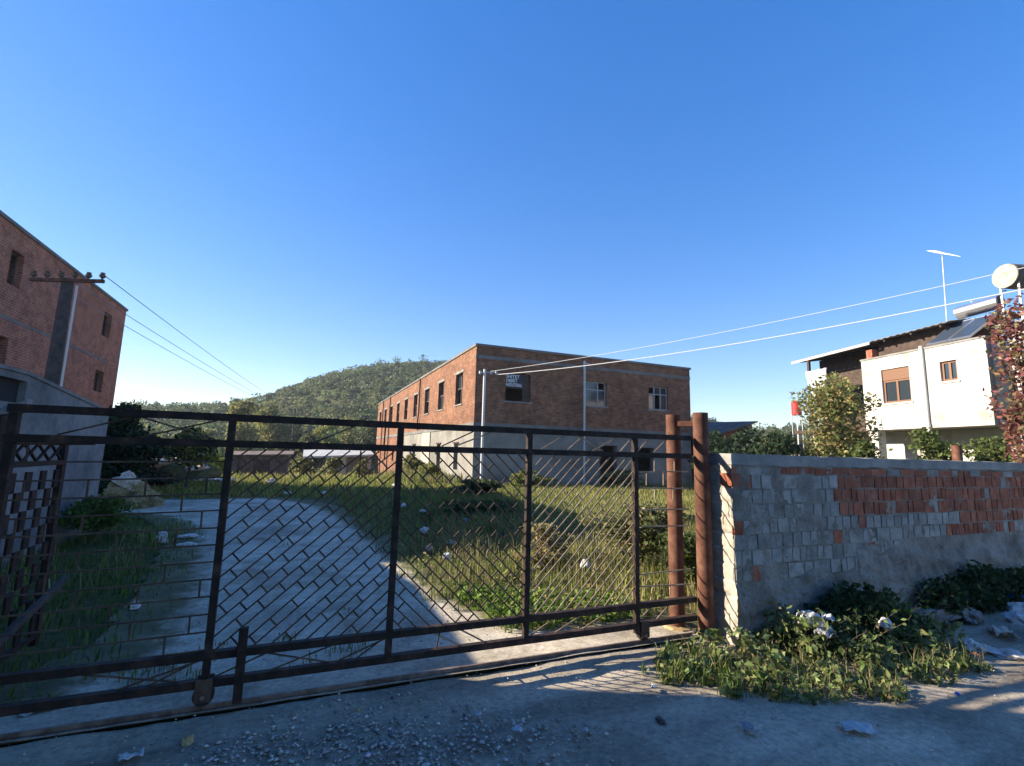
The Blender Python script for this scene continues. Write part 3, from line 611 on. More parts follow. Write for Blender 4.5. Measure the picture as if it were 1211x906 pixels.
braces([(-0.95, -0.55), (-0.55, -0.95), (-1.35, -1.0), (0.05, 0.30), (1.05, 1.35), (1.80, 2.02), (2.05, 2.2), (2.3, 2.55), (2.58, 2.71), (2.76, 2.9), (2.95, 3.1), (0.95, 1.2), (2.40, 2.15)], zt0, zt1)
zb0, zb1 = 0.19, 0.302
braces([(-0.75, -0.50), (-0.90, -0.48), (-0.60, -1.1), (-0.42, -0.12), (-0.10, 0.28), (0.25, -0.15), (0.42, 0.60), (0.30, 0.62), (0.98, 1.0), (1.15, 0.95), (1.35, 1.15), (1.72, 1.95), (1.95, 2.2), (2.2, 2.45), (2.75, 2.9), (2.95, 3.1)], zb0, zb1)
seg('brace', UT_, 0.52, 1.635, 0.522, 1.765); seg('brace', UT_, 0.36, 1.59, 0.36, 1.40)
# wheels
for x, s in ((-0.46, 1.0), (2.80, 0.9)):
    b = MB(); b.tube([(x, GY-0.022, 0.10*s), (x, GY+0.022, 0.10*s)], 0.058*s, 18); w = b.build('wheel', M['black'], gate, smooth=True)
    b = MB(); b.tube([(x, GY-0.05, 0.10*s), (x, GY+0.05, 0.10*s)], 0.013, 8); b.build('axle', M['rail'], w)
    b = MB()
    for dy in (-0.036, 0.036): b.box(x-0.045*s, x+0.045*s, GY+dy-0.005, GY+dy+0.005, 0.07, 0.20)
    b.build('wheel_bracket', M['wire_shade'], gate)
b = MB(); b.box(-0.295, -0.245, GY-0.085, GY-0.045, 0.055, 0.485); b.build('drop_bar', M['darkrust'], gate, bevel=0.004)
b = MB(); b.box(-0.29, -0.25, GY-0.045, GY-0.025, 0.13, 0.20); b.box(-0.29, -0.25, GY-0.045, GY-0.025, 0.29, 0.36); b.build('drop_bar_clip', M['darkrust'], gate)

# posts guiding the gate
def pipe(label, x, y, h, footing):
    t = thing('guide_pipe', label, 'post', (x, y, 0), 'rusty guide pipes at the gate')
    b = MB(); b.tube([(x, y, -0.2), (x, y, h)], 0.070, 24, caps=False)
    b.tube([(x, y, h-0.25), (x, y, h)], 0.064, 20, caps=False)
    b.build('shaft', M['rust'], t, smooth=True)
    if footing: f = MB(); f.tube([(x, y, -0.05), (x, y, 0.03), (x+.01, y, 0.05)], [0.15, 0.13, 0.08], 9); f.build('footing', M['yellow_stone'], t)
    return t
p1 = pipe('taller rusty pipe post at the gate end nearest the brick wall', 3.466, 3.612, 2.03, False)
p2 = pipe('rusty pipe post behind the gate on a yellowish footing', 3.36, 3.87, 2.02, True)
b = MB(); b.bar((3.36, 3.80, 1.93), (3.45, 3.67, 1.93), 0.045, 0.05); b.build('cross_bar', M['rust'], p1)
lp = thing('gate_end_post', 'wide dark rusty steel post at the left end of the gate', 'post', (-1.72, 3.72, 0))
b = MB(); b.box(-1.93, -1.62, 3.69, 3.70, -0.1, 1.78); b.box(-1.635, -1.622, 3.62, 3.80, -0.1, 1.775); b.box(-1.93, -1.917, 3.62, 3.80, -0.1, 1.775); b.build('post_profile', M['darkrust'], lp)
b = MB(); b.hexa([(-1.62, 3.64, 1.74), (-1.50, 3.64, 1.765), (-1.50, 3.70, 1.765), (-1.62, 3.70, 1.74), (-1.62, 3.64, 1.76), (-1.50, 3.64, 1.84), (-1.50, 3.70, 1.84), (-1.62, 3.70, 1.80)]); b.build('guide_bracket', M['concrete'], lp)

# lattice leaf standing open behind the post
lt = thing('lattice_leaf', 'dark steel lattice leaf standing open in front of the shed wall', 'gate', (-1.78, 4.3, 0))
LXp = -1.78; y0_, y1_ = 3.78, 4.98
for y in (y0_, y1_): b = MB(); b.box(LXp-.02, LXp+.02, y-.03, y+.03, 0.08, 1.6); b.build('stile', M['darkrust'], lt)
for z in (0.15, 1.44, 1.60): b = MB(); b.box(LXp-.016, LXp+.016, y0_+.03, y1_-.03, z-.018, z+.018); b.build('rail', M['darkrust'], lt)
n_ = 6; st = (y1_-y0_-.06)/n_
for k in range(n_):
    ya = y0_+.03+k*st
    for p, q in (((ya, 1.46), (ya+st, 1.58)), ((ya, 1.58), (ya+st, 1.46))):
        b = MB(); b.bar((LXp, *p), (LXp, *q), 0.012, 0.016, side=(1, 0, 0)); b.build('diamond_bar', M['darkrust'], lt)
cell = 0.135; rows = int((1.42-0.17)/cell)
UB = MB(); UB.box(-.008, .008, -.037, .037, -cell*.5, cell*.5); meb = bpy.data.meshes.new('plate'); meb.from_pydata(UB.v, [], UB.f); meb.materials.append(M['darkrust'])
for r in range(rows):
    for k in range(6):
        y = y0_+0.09+k*0.21+(0.105 if r % 2 else 0)
        if y > y1_-0.06: continue
        o = bpy.data.objects.new('plate', meb); link(o, lt); o.location = (LXp+1.78, y-4.3, 0.17+cell*(r+.5))
pk = thing('leaning_plank', 'weathered grey plank leaning across the foot of the lattice leaf', 'plank', (-1.6, 4.3, 0.2))
b = MB(); b.bar((-1.66, 3.3, 0.18), (-1.70, 5.15, 0.52), 0.03, 0.05); b.build('board', M['pole'], pk)

# ------------------------------------------------------------ brick boundary wall
WX, WY0, WY1, WT = 3.56, 3.352, 3.64, 1.645; WE = 10.0
bw = thing('brick_boundary_wall', 'red and grey brick boundary wall with a concrete cap beside the gate', 'wall', (WX, WY0, 0))
b = MB(); b.box(WX+.016, WE, WY0+.014, WY1-.01, -0.2, 1.545); b.build('core', M['mortar'], bw)
def rough_box(x0, x1, y0, y1, z0, z1, step, amp):
    m = MB(); nx = max(1, int((x1-x0)/step)); prof_ = [(y0, z0), (y0, (z0+z1)/2), (y0, z1), ((y0+y1)/2, z1), (y1, z1), (y1, z0)]; rings = []
    for i in range(nx+1):
        x = x0+(x1-x0)*i/nx; k = len(m.v)
        for y, z in prof_: m.v.append((x, y+amp*noise.noise((x*5, y*9, z*9)), z+amp*noise.noise((x*6+4, y*8, z*7)))); m.uv.append((0, 0))
        rings.append(k)
    n = len(prof_)
    for a, c in zip(rings, rings[1:]):
        for j in range(n): m.f.append([a+j, c+j, c+(j+1) % n, a+(j+1) % n])
    m.f.append([rings[0]+j for j in range(n)]); m.f.append([rings[-1]+j for j in range(n)][::-1]); return m
rough_box(WX-.004, WE, WY0-.012, WY1+.01, 1.545, WT, 0.06, 0.012).build('cap', M['cap'], bw, smooth=True)
def brick_mesh(L, hh, d, seed):
    random.seed(seed); m = MB(); j = lambda: random.uniform(-.003, .003); c = 0.004
    m.hexa([(j(), -d+j(), j()), (L+j(), -d+j(), j()), (L, 0, 0), (0, 0, 0), (j(), -d+j(), hh+j()), (L+j(), -d+j(), hh+j()), (L, 0, hh), (0, 0, hh)])
    return m
BM = {}
def brick(x, z, L, hh, red, proud):
    q = (round(L/0.012), round(hh/.012), red, random.randrange(3))
    if q not in BM:
        st_ = random.getstate(); m = brick_mesh(q[0]*.012, q[1]*.012, 0.03, hash(q[:3]) % 1000+q[3]); random.setstate(st_)
        me = bpy.data.meshes.new('brick'); me.from_pydata(m.v, [], m.f); me.materials.append(M['brick_red' if red else 'brick_grey']); BM[q] = me
    o = bpy.data.objects.new('brick', BM[q]); link(o, bw); o.location = (x-WX, 0.027-proud, z+random.uniform(-.006, .006)); o.rotation_euler = (random.uniform(-.012, .012), random.uniform(-.025, .025), random.uniform(-.012, .012))
random.seed(11); nbk = 0
rows_ = [(1.468, 0.066, 0.25), (1.337, 0.122, 0.0), (1.203, 0.122, 0), (1.069, 0.122, 0), (0.935, 0.122, 0), (0.801, 0.122, 0), (0.667, .122, 0), (0.533, .122, 0)]
for ri, (z, hh, fl) in enumerate(rows_):
    x = WX+0.004
    while x < (8.95 if ri < 4 else 8.4 if ri < 6 else 5.9) and nbk < 299:
        L = random.choice((0.08, 0.10, 0.12, 0.12, 0.13, 0.155, 0.22)) if ri else random.choice((0.24, 0.12, 0.25))
        lim = 4.92+0.25*noise.noise((ri*3.1, 0, 0))
        red = x > lim if ri < 4 else x > 6.75+0.3*noise.noise((ri*2, 1, 1))
        if ri == 0: red = x > 4.0 and random.random() < 0.85
        if random.random() < 0.06: red = not red
        if x < WX+.12 and ri < 2: red = True
        if x > WX-1:
            brick(x, z, L-.014, hh-.004, red, random.uniform(-.003, .004)); nbk += 1
        x += L+random.uniform(0, .006)
# rough render over the lower courses
nx, nzv = 380, 112; X, Zg = np.meshgrid(WX-.004+(10-WX)*np.linspace(0, 1, nx)**1.35, np.linspace(-0.1, 1.545, nzv))
bound = np.where(X < 5.2, 0.52, np.where(X < 6.5, 0.74, 0.66))+0.10*nz(X, Zg*0, 1.6)
d = np.clip((bound+0.10*nz(X, Zg, 5)-Zg)/0.16, -1, 1)
greyz = np.clip((5.0+.5*nz(X, Zg, 2.2)-X)/.3, 0, 1); greyz = np.maximum(greyz, np.clip((6.5-X)/.3, 0, 1)*np.clip((1.0-Zg)/.06, 0, 1)*np.clip((X-4.9)/.2, 0, 1))
joint = 0.0003+0.0045*greyz+(0.007+0.002*greyz)*nz(X, Zg, 4, 3)+0.006*nz(X, Zg, 15, 5)+0.002*nz(X, Zg, 40, 1)
rub = 0.008+0.022*d+0.022*nz(X, Zg, 4.5)+0.018*nz(X, Zg, 12)+0.010*nz(X, Zg, 30)
bl_ = np.clip(d*2+.5, 0, 1); off = joint*(1-bl_)+rub*bl_
v = np.stack([X-WX, -off+0.004, Zg], -1).reshape(-1, 3); i = (np.arange(nzv-1)[:, None]*nx+np.arange(nx-1)).ravel()
obj('rough_render', mesh_np('rough_render', v, np.stack([i, i+1, i+1+nx, i+nx], 1), M['rubble'], smooth=True), bw)
# whitewashed end with its brick courses
nyv, nzv = 24, 120; Yg, Zg = np.meshgrid(np.linspace(WY1-.004, WY0-.006, nyv), np.linspace(-0.1, 1.545, nzv))
row = np.abs((Zg/0.135) % 1-0.5)*2; off = 0.012*nz(Yg, Zg, 9)+0.006*nz(Yg, Zg, 24)-0.008*(row > 0.86)
v = np.stack([-off+0.004, Yg-WY0, Zg], -1).reshape(-1, 3); i = (np.arange(nzv-1)[:, None]*nyv+np.arange(nyv-1)).ravel()
obj('end_face', mesh_np('end_face', v, np.stack([i, i+1, i+1+nyv, i+nyv], 1), M['whitewash'], smooth=True), bw)
b = MB(); b.box(WX-.016, WX+.1, WY0-.014, WY0+.12, 1.36, 1.47); b.build('corner_brick', M['brick_red'], bw, bevel=.005, label='red brick showing at the corner of the wall')

# ------------------------------------------------------------ utility poles and wires
def sag(a, b, s, n=24):
    a, b = Vector(a), Vector(b); return [a.lerp(b, k/n)-Vector((0, 0, 4*s*(k/n)*(1-k/n))) for k in range(n+1)]
up_ = thing('utility_pole', 'dark utility pole with six insulators in front of the red brick block', 'utility pole', (-5.0, 12.95, 0))
b = MB(); b.tube([(-5.0, 12.95, 0), (-5.0, 12.95, 5.06)], [0.15, 0.105], 14); b.build('shaft', M['pole'], up_, smooth=True)
ad = Vector((0.93, -0.38, 0)); pc = Vector((-5.0, 12.85, 5.0))
b = MB(); b.bar(pc-ad*0.74+Vector((0, 0, 0)), pc+ad*0.80, 0.06, 0.07); b.build('crossarm', M['rust'], up_)
tips = []
for k in range(6):
    q = pc+ad*(-0.70+0.292*k); z = q.z+0.035
    f = MB(); f.tube([(q.x, q.y, z), (q.x, q.y, z+.03), (q.x, q.y, z+.05), (q.x, q.y, z+.10), (q.x, q.y, z+.115), (q.x, q.y, z+.15)], [0.02, 0.02, 0.05, 0.06, 0.035, 0.045], 10)
    f.build('insulator', M['insul'], up_, smooth=True); tips.append(Vector((q.x, q.y, z+.12)))
f = MB(); f.tube([(-4.78, 12.80, 0), (-4.78, 12.80, 4.9)], 0.022, 8); f.build('conduit', M['pipe_grey'], up_, smooth=True)
far_ = thing('utility_pole', 'far small utility pole under the hill where the three wires end', 'utility pole', (-2.0, 78, -1.5))
f = MB(); f.tube([(-2.0, 78, -1.5), (-2.0, 78, 7.3)], [0.16, 0.1], 8); f.build('shaft', M['pole'], far_)
f = MB(); f.bar((-2.8, 78, 7.1), (-1.2, 78, 7.1), 0.08, 0.08); f.build('crossarm', M['rust'], far_)
for k, (j, dx) in enumerate(((5, 0.7), (2, 0.0), (0, -0.7))):
    f = MB(); f.tube(sag(tips[j], (-2.0+dx, 78, 7.2), 0.5), 0.009, 5); o = f.build('power_line', M['cable_dark'], None)
    tag(o, ['uppermost thin wire running from the rightmost insulator toward the hill', 'middle thin wire running from the pole toward the hill', 'lowest thin wire running from the leftmost insulator toward the hill'][k], 'wire', 'wires from the utility pole')
# steel pole by the main building with four insulators
sp = thing('steel_pole', 'thin pale steel pole with small insulators in front of the brick corner', 'pole', (6.95, 19.9, 0))
f = MB(); f.tube([(6.95, 19.9, -0.2), (6.95, 19.9, 5.22)], 0.06, 10); f.build('shaft', M['pipe_grey'], sp, smooth=True)
q0 = Vector((6.95, 19.9, 5.08)); f = MB(); f.bar(q0-Vector((0.22, -.09, 0)), q0+Vector((0.52, -.21, 0)), 0.035, 0.035); f.build('crossarm', M['pipe_grey'], sp)
for s_ in (-0.2, 0.27, 0.5):
    q = q0+Vector((s_*.93, -s_*.38, -0.01)); f = MB(); f.tube([q-Vector((0, 0, .06)), q, q+Vector((0, 0, .07))], [0.05, 0.06, 0.04], 8); f.build('insulator', M['white'], sp, smooth=True)
st2 = thing('service_pipe', 'tall white pipe standing against the shaded brick front', 'pipe', (13.45, 22.3, 0))
f = MB(); f.tube([(13.45, 22.3, -.3), (13.45, 22.3, 6.62)], 0.06, 10); f.build('shaft', M['pipe_grey'], st2, smooth=True)
f = MB(); f.bar((13.35, 22.3, 6.5), (13.75, 22.3, 6.5), .04, .04); f.build('bracket', M['pipe_grey'], st2)
E1 = (15.43, 4.66, 6.26); E2 = (15.22, 4.23, 5.69)
for k, (a, e, r, s_) in enumerate((((7.2, 19.8, 5.14), E1, 0.009, 0.22), ((7.44, 19.7, 5.0), E2, 0.014, 0.30))):
    f = MB(); f.tube(sag(a, e, s_), r, 6); o = f.build('overhead_cable', M['cable'], None, smooth=True)
    tag(o, ['upper pale overhead cable crossing the blue sky to the white house', 'lower thicker pale overhead cable crossing the sky to the white house'][k], 'cable', 'overhead cables to the white house')
exec_late = []

# ------------------------------------------------------------ white house at the right
HO = (21.2, 8.8, 0); HU = (0.1737, 0.9848); HN = (-0.9848, 0.1737)
hp = lambda u, n, z: Vector((HO[0]+u*HU[0]+n*HN[0], HO[1]+u*HU[1]+n*HN[1], z))
wh = thing('white_house', 'white plastered house with overhanging upper storey and a sheet roof', 'house', HO)
w1 = (2.65, 3.80, 4.02, 5.42); w2 = (0.96, 1.52, 4.62, 5.36)
b = MB(); wall(b, HO, HU, HN, 0, 4.65, 2.95, 5.95, [w1, w2], 0.25)
wall(b, HO, (HU[0], HU[1]), HN, 4.65, 4.66, 2.95, 5.95, [], 6)
b.build('upper_wall', M['plaster_white'], wh)
M['side_wall'] = pmat('side_wall', [(0.3, (0.36, 0.33, 0.33)), (0.6, (0.48, 0.45, 0.45)), (0.8, (0.55, 0.52, 0.52))], 0.9, 0.95, 0.25)
b = MB(); wall(b, HO, (0.9848, -0.1737), (-0.1737, -0.9848), 0.003, 8, 2.95, 5.95, [(3.2, 4.4, 4.0, 5.4)], 0.25); b.build('side_wall', M['side_wall'], wh)
b = MB(); b.obox(HO, HU, HN, 0.26, 4.64, -6, -0.26, 2.952, 3.1); b.obox(HO, HU, HN, 0.26, 4.64, -6, -0.26, 5.75, 5.93); b.build('floor_slab', M['concrete'], wh)
b = MB(); b.obox(HO, HU, HN, -0.03, 4.69, -0.30, 0.03, 5.953, 6.02); b.build('parapet_coping', M['concrete'], wh)
b = MB(); b.obox(HO, HU, HN, 0.2, 9, -6, -1.5, -0.5, 2.94); b.build('ground_floor_wall', M['plaster_white'], wh)
b = MB(); b.obox(HO, HU, HN, 4.2, 4.6, -0.45, -0.05, -0.5, 2.948); b.build('column', M['plaster_white'], wh)
b = MB(); b.obox(HO, HU, HN, 4.67, 9.0, -6, -2.2, 2.95, 6.9); b.build('rear_wall', M['wood_dark'], wh)
b = MB(); b.obox(HO, HU, HN, 4.67, 9.0, -2.19, -0.4, 2.95, 3.12); b.build('balcony', M['wood_dark'], wh)
b = MB(); b.obox(HO, HU, HN, 0.6, 5.0, -1.6, -1.4, 5.94, 7.05); b.build('attic_wall', M['wood_dark'], wh)
b = MB(); b.obox(HO, HU, HN, 4.72, 5.0, -1.0, -0.7, 5.6, 6.55); b.build('brick_pier', M['brick_red'], wh)
b = MB(); b.obox(HO, HU, HN, 8.3, 8.42, -0.95, -0.83, 3.1, 6.78); b.build('post', M['wood_dark'], wh)
# corrugated roof sheet
nu, nn = 110, 8; v = []; f = []
for i in range(nu+1):
    u = 1.6+(9.4-1.6)*i/nu
    for j in range(nn+1):
        n = -0.85-5.0*j/nn; z = 7.04-0.026*(u-2)+0.16*j/nn*5+0.022*sin(i*pi/2)
        v.append(tuple(hp(u, n, z)-Vector(HO)))
for i in range(nu):
    for j in range(nn): a = i*(nn+1)+j; f.append((a, a+1, a+nn+2, a+nn+1))
o = obj('roof_sheet', mesh_np('roof_sheet', v, f, M['roof_sheet'], smooth=True), wh); so_ = o.modifiers.new('s', 'SOLIDIFY'); so_.thickness = 0.03
b = MB(); b.hexa([tuple(hp(u, n, z)) for (u, n, z) in ((4.9, -.84, 6.82), (9.4, -.84, 6.70), (9.4, -.81, 6.70), (4.9, -.81, 6.82), (4.9, -.84, 6.94), (9.4, -.84, 6.83), (9.4, -.81, 6.83), (4.9, -.81, 6.94))]); b.build('fascia', M['white_sheet'], wh)
for k in range(7):
    u = 2.0+k*1.15; b = MB(); b.bar(hp(u, -0.9, 6.93-0.026*(u-2)), hp(u, -4, 7.42-.026*(u-2)), 0.06, 0.09); b.build('rafter', M['wood_dark'], wh)
for (a, c, z0, z1), shut in ((w1, True), (w2, False)):
    f = MB()
    for u in (a+.04, (a+c)/2, c-.04): f.obox(HO, HU, HN, u-.04, u+.04, -0.16, -0.08, z0+.002, z1-.002)
    zt = z1-(0.5 if shut else 0.04)
    for z in (z0+.045, zt): f.obox(HO, HU, HN, a+.08, (a+c)/2-.04, -.155, -.085, z-.035, z+.035); f.obox(HO, HU, HN, (a+c)/2+.04, c-.08, -.155, -.085, z-.035, z+.035)
    o = f.build('window', M['brass'], wh)
    for p, q in ((a+.08, (a+c)/2-.04), ((a+c)/2+.04, c-.08)):
        f = MB(); f.obox(HO, HU, HN, p, q, -.125, -.118, z0+.08, zt-.035); f.build('pane', M['glass'], o)
    if shut:
        f = MB()
        for k in range(8): f.obox(HO, HU, HN, a+.01, c-.01, -.075, -.055, z1-.46+k*.057, z1-.46+k*.057+.052)
        f.build('roller_shutter', M['brass'], o)
    f = MB(); f.obox(HO, HU, HN, a-.08, c+.08, -.1, .04, z0-.07, z0-.003); f.build('sill', M['plaster_white'], wh)
f = MB(); f.tube([hp(2.08, 0.06, 2.6), hp(2.08, 0.06, 6.08)], 0.065, 10); f.tube([hp(2.08, .06, 2.95), hp(2.08, .06, 3.1)], 0.085, 10); f.build('drain_pipe', M['pipe_grey'], wh, smooth=True)
f = MB(); f.tube([hp(3.95, .02, 2.98), hp(3.97, .02, 3.55)], 0.02, 6); f.build('spout', M['pipe_grey'], wh)
cl = thing('hanging_cloth', 'white cloth hanging from the balcony under the roof', 'cloth', hp(7.6, -0.7, 5))
v = []; f_ = []
for i in range(17):
    for j in range(17): u = 7.0+1.2*i/16; z = 6.1-1.5*j/16*(1-0.25*sin(i*.5)); p = hp(u, -0.6+0.06*sin(i*1.3+j*.12)+.03*sin(j*.6), z); v.append(tuple(p-ORG[cl.name]))
for i in range(16):
    for j in range(16): a = i*17+j; f_.append((a, a+1, a+18, a+17))
o = obj('fabric', mesh_np('fabric', v, f_, M['cloth'], smooth=True), cl)
so_ = o.modifiers.new('s', 'SOLIDIFY'); so_.thickness = 0.012

# solar water heater
sw = thing('solar_water_heater', 'solar water heater with tilted dark panels and a steel tank on the white house', 'solar heater', hp(1.2, -1.2, 6.0))
Pq = lambda u, s: hp(u-0.55*s, -0.75-0.75*s, 6.22+0.82*s)
for k in range(2):
    ua, ub = 0.93+0.78*k, 0.93+0.78*(k+1)-0.03
    nv = (Pq(ub, 0)-Pq(ua, 0)).cross(Pq(ua, 1)-Pq(ua, 0)).normalized(); nv = nv if nv.z > 0 else -nv
    for nm, m_, e, th, lift in (('panel_frame', 'steel', 0, 0.07, 0), ('panel_glass', 'solar', 0.05, 0.01, 0.071)):
        c4 = [Pq(ua+e, e), Pq(ub-e, e), Pq(ub-e, 1-e), Pq(ua+e, 1-e)]; lo = [p+nv*lift for p in c4]
        f = MB(); f.hexa([tuple(p) for p in lo]+[tuple(p+nv*th) for p in lo]); f.build(nm, M[m_], sw)
ta, tb = hp(1.95, -1.75, 7.50), hp(0.55, -1.85, 7.58); ax = (tb-ta).normalized()
f = MB(); f.tube([ta, ta+ax*.03, tb-ax*.03, tb], [0.20, 0.25, 0.25, 0.20], 20); f.build('tank', M['steel'], sw, smooth=True)
f = MB(); f.tube([tb-ax*.025, tb+ax*.012], 0.235, 20); f.build('tank_end', M['black'], sw, smooth=True)
f = MB(); f.tube([hp(1.4, -1.75, 7.78), hp(1.4, -1.75, 7.90)], .05, 8); f.build('valve', M['steel'], sw)
for u in (0.7, 1.8):
    f = MB(); f.bar(hp(u, -1.9, 5.95), hp(u, -1.8, 7.32), .04); f.bar(hp(u, -1.5, 5.95), hp(u, -1.7, 7.2), .04); f.bar(hp(u, -1.9, 6.1), hp(u, -1.5, 7.0), .03); f.build('stand_leg', M['metal_grey'], sw)
# antenna
an = thing('tv_antenna', 'thin television antenna mast standing above the white house roof', 'antenna', (23.2, 10.75, 6.0))
f = MB(); f.tube([(23.25, 10.8, 6.0), (22.85, 10.5, 10.0)], 0.022, 6); f.build('mast', M['cable'], an)
c0 = Vector((22.85, 10.5, 9.95)); f = MB(); f.bar(c0+Vector((-.45, .15, .05)), c0+Vector((.22, -.08, 0)), 0.03); f.build('boom', M['white'], an)
for k in range(6):
    q = c0+Vector((-.42+.12*k, .14-.045*k, .05-.01*k)); f = MB(); L = 0.16+0.05*k; f.bar(q-Vector((.05*L, L, L*.7)), q+Vector((.05*L, L, L*.7)), 0.018); f.build('antenna_rod', M['white'], an)
# white water tank
wt = thing('water_tank', 'round water tank lying on its side above the red leaved creeper', 'water tank', (19.6, 7.4, 6))
ta = Vector((19.48, 7.44, 7.40)); ax = Vector((0.93, -0.30, 0)).normalized()
f = MB(); f.tube([ta, ta+ax*.03, ta+ax*1.25, ta+ax*1.3], [0.34, 0.38, 0.38, 0.3], 28); f.build('tank', M['frame_dark'], wt, smooth=True)
f = MB(); f.tube([ta-ax*.02, ta+ax*.002], [0.365, 0.375], 28); f.build('tank_end', M['whitewash'], wt, smooth=True)
for s_ in (.12, 1.1):
    for w_ in (-.25, .25):
        q = ta+ax*s_+Vector((.3*w_, .95*w_, 0)); f = MB(); f.bar((q.x, q.y, 5.9), (q.x, q.y, 7.2), .05); f.build('stand_leg', M['metal_grey'], wt)
# annex that carries the tank
axo = thing('house_annex', 'flat roofed annex behind the creeper carrying the round water tank', 'annex', (21.6, 6, 0))
f = MB(); f.box(19.2, 27, 3.8, 7.7, 5.75, 5.9); f.build('roof_slab', M['concrete'], axo)
f = MB(); wall(f, (19.4, 7.5, 0), (0, -1), (-1, 0), 0, 3.5, -.3, 5.748, [], .2); f.build('wall', M['side_wall'], axo)

# shack right of the main building
sk = thing('low_shack', 'low brick shack with a grey sheet roof right of the brick building', 'shack', (22.5, 21, 0))
f = MB(); f.hexa([tuple(p) for p in ((20.99, 20.6, 2.86), (23.75, 20.3, 3.72), (23.9, 26, 3.9), (20.99, 26, 2.95), (20.99, 20.6, 2.93), (23.75, 20.3, 3.79), (23.9, 26, 3.97), (20.99, 26, 3.02))]); f.build('roof_sheet', M['rust_sheet'], sk)
f = MB(); f.box(21.0, 21.3, 21, 21.25, -.3, 2.85); f.box(23.3, 23.75, 20.7, 21.1, -.3, 3.6); f.box(21.31, 23.29, 21.0, 21.2, 2.3, 2.5); f.build('concrete_frame', M['concrete'], sk)
f = MB(); f.hexa([tuple(p) for p in ((21.3, 21.05, 2.5), (23.29, 21.05, 2.5), (23.29, 21.2, 2.5), (21.3, 21.2, 2.5), (21.3, 21.05, 2.8), (23.29, 21.05, 3.4), (23.29, 21.2, 3.4), (21.3, 21.2, 2.8))]); f.build('gable_brick', M['brickwall'], sk)
f = MB(); f.box(21, 23.75, 25.5, 25.7, -.3, 2.9); f.box(23.5, 23.7, 21.2, 25.5, -.3, 3.4); f.build('back_wall', M['wood_dark'], sk)
rt_ = thing('red_tank', 'red metal tank on legs peeking out beside the brownish tree', 'tank', (41.5, 31.5, -1))
f = MB(); f.tube([(41.6, 31.3, 5.75), (41.6, 31.3, 5.8), (41.6, 31.3, 6.95), (41.6, 31.3, 7.1)], [.36, .42, .42, .2], 12); f.build('drum', M['red'], rt_, smooth=True)
for a in range(4): f = MB(); f.bar((41.6+.4*cos(a*pi/2+.7), 31.3+.4*sin(a*pi/2+.7), -1), (41.6+.4*cos(a*pi/2+.7), 31.3+.4*sin(a*pi/2+.7), 5.8), .05); f.build('leg', M['metal_grey'], rt_)
rp = thing('rusty_post', 'rusty pipe post poking up behind the brick boundary wall', 'post', (9.3, 3.9, 0))
rpx = Vector((11.0, 5.15, 0))
rp.location = rpx; ORG[rp.name] = rpx
f = MB(); f.tube([(rpx.x, rpx.y, -.1), (rpx.x, rpx.y, 1.95)], 0.075, 12); f.build('shaft', M['rust'], rp, smooth=True)

# far yard sheds
rs = thing('rusty_shed', 'low rusty sheet metal shed in the distant yard below the hill', 'shed', (-3.4, 46, -1.5))
f = MB(); f.box(-5.6, -1.3, 45.6, 49, -1.7, 0.85); f.build('wall', M['rust_sheet'], rs)
for k in range(9): f = MB(); f.box(-5.55+.48*k, -5.45+.48*k, 45.52, 45.6, -1.7, 0.8); f.build('wall_rib', M['rust_sheet'], rs)
f = MB(); f.hexa([(-5.9, 45.3, .83), (-1.0, 45.3, .98), (-1.0, 49.3, 1.25), (-5.9, 49.3, 1.1), (-5.9, 45.3, .91), (-1.0, 45.3, 1.06), (-1.0, 49.3, 1.33), (-5.9, 49.3, 1.18)]); f.build('roof', M['rust_sheet'], rs)
f = MB(); f.box(-3.9, -2.7, 45.51, 45.58, -1.6, .55); f.build('door', M['wood_dark'], rs)
ws = thing('white_roofed_shelter', 'long open shelter with a white roof left of the brick building', 'shelter', (4, 58, -1.5))
f = MB(); f.hexa([(-.3, 58, .5), (7.0, 56.5, .9), (7.0, 62, 1.6), (-.3, 64, 1.2), (-.3, 58, .68), (7.0, 56.5, 1.1), (7.0, 62, 1.8), (-.3, 64, 1.38)]); f.build('roof', M['white_sheet'], ws)
for x in (0, 4.0, 6.6): f = MB(); f.box(x-.18, x+.18, 58.2-.2*x, 58.6-.2*x, -2, .62+.055*x); f.build('post', M['whitewash'], ws)
f = MB(); f.box(4.2, 6.6, 58.6, 58.8, -2, .8); f.build('wall', M['plaster_grey'], ws)
rw = thing('ruined_wall', 'low brown ruined wall behind the rubbish heap on the left', 'wall', (-7.5, 44, -1.5))
f = MB()
xx = [-10.5+.6*k for k in range(11)]
for a, c in zip(xx, xx[1:]): h_ = 0.55+.35*noise.noise((a*1.3, 0, 0)); f.hexa([(a, 44, -1.8), (c, 44-.05, -1.8), (c, 44.4, -1.8), (a, 44.4, -1.8), (a, 44, h_), (c, 44, h_+.05), (c, 44.4, h_+.05), (a, 44.4, h_)])
f.build('wall', M['rust_sheet'], rw)
f = MB(); f.box(-10.7, -4.4, 43.8, 44.5, .78, .95); f.build('beam', M['wood_dark'], rw)
for x in (-10, -8.2, -6.4, -4.8): f = MB(); f.box(x-.1, x+.1, 43.83, 44.0, -1.6, .78); f.build('post', M['wood_dark'], rw)

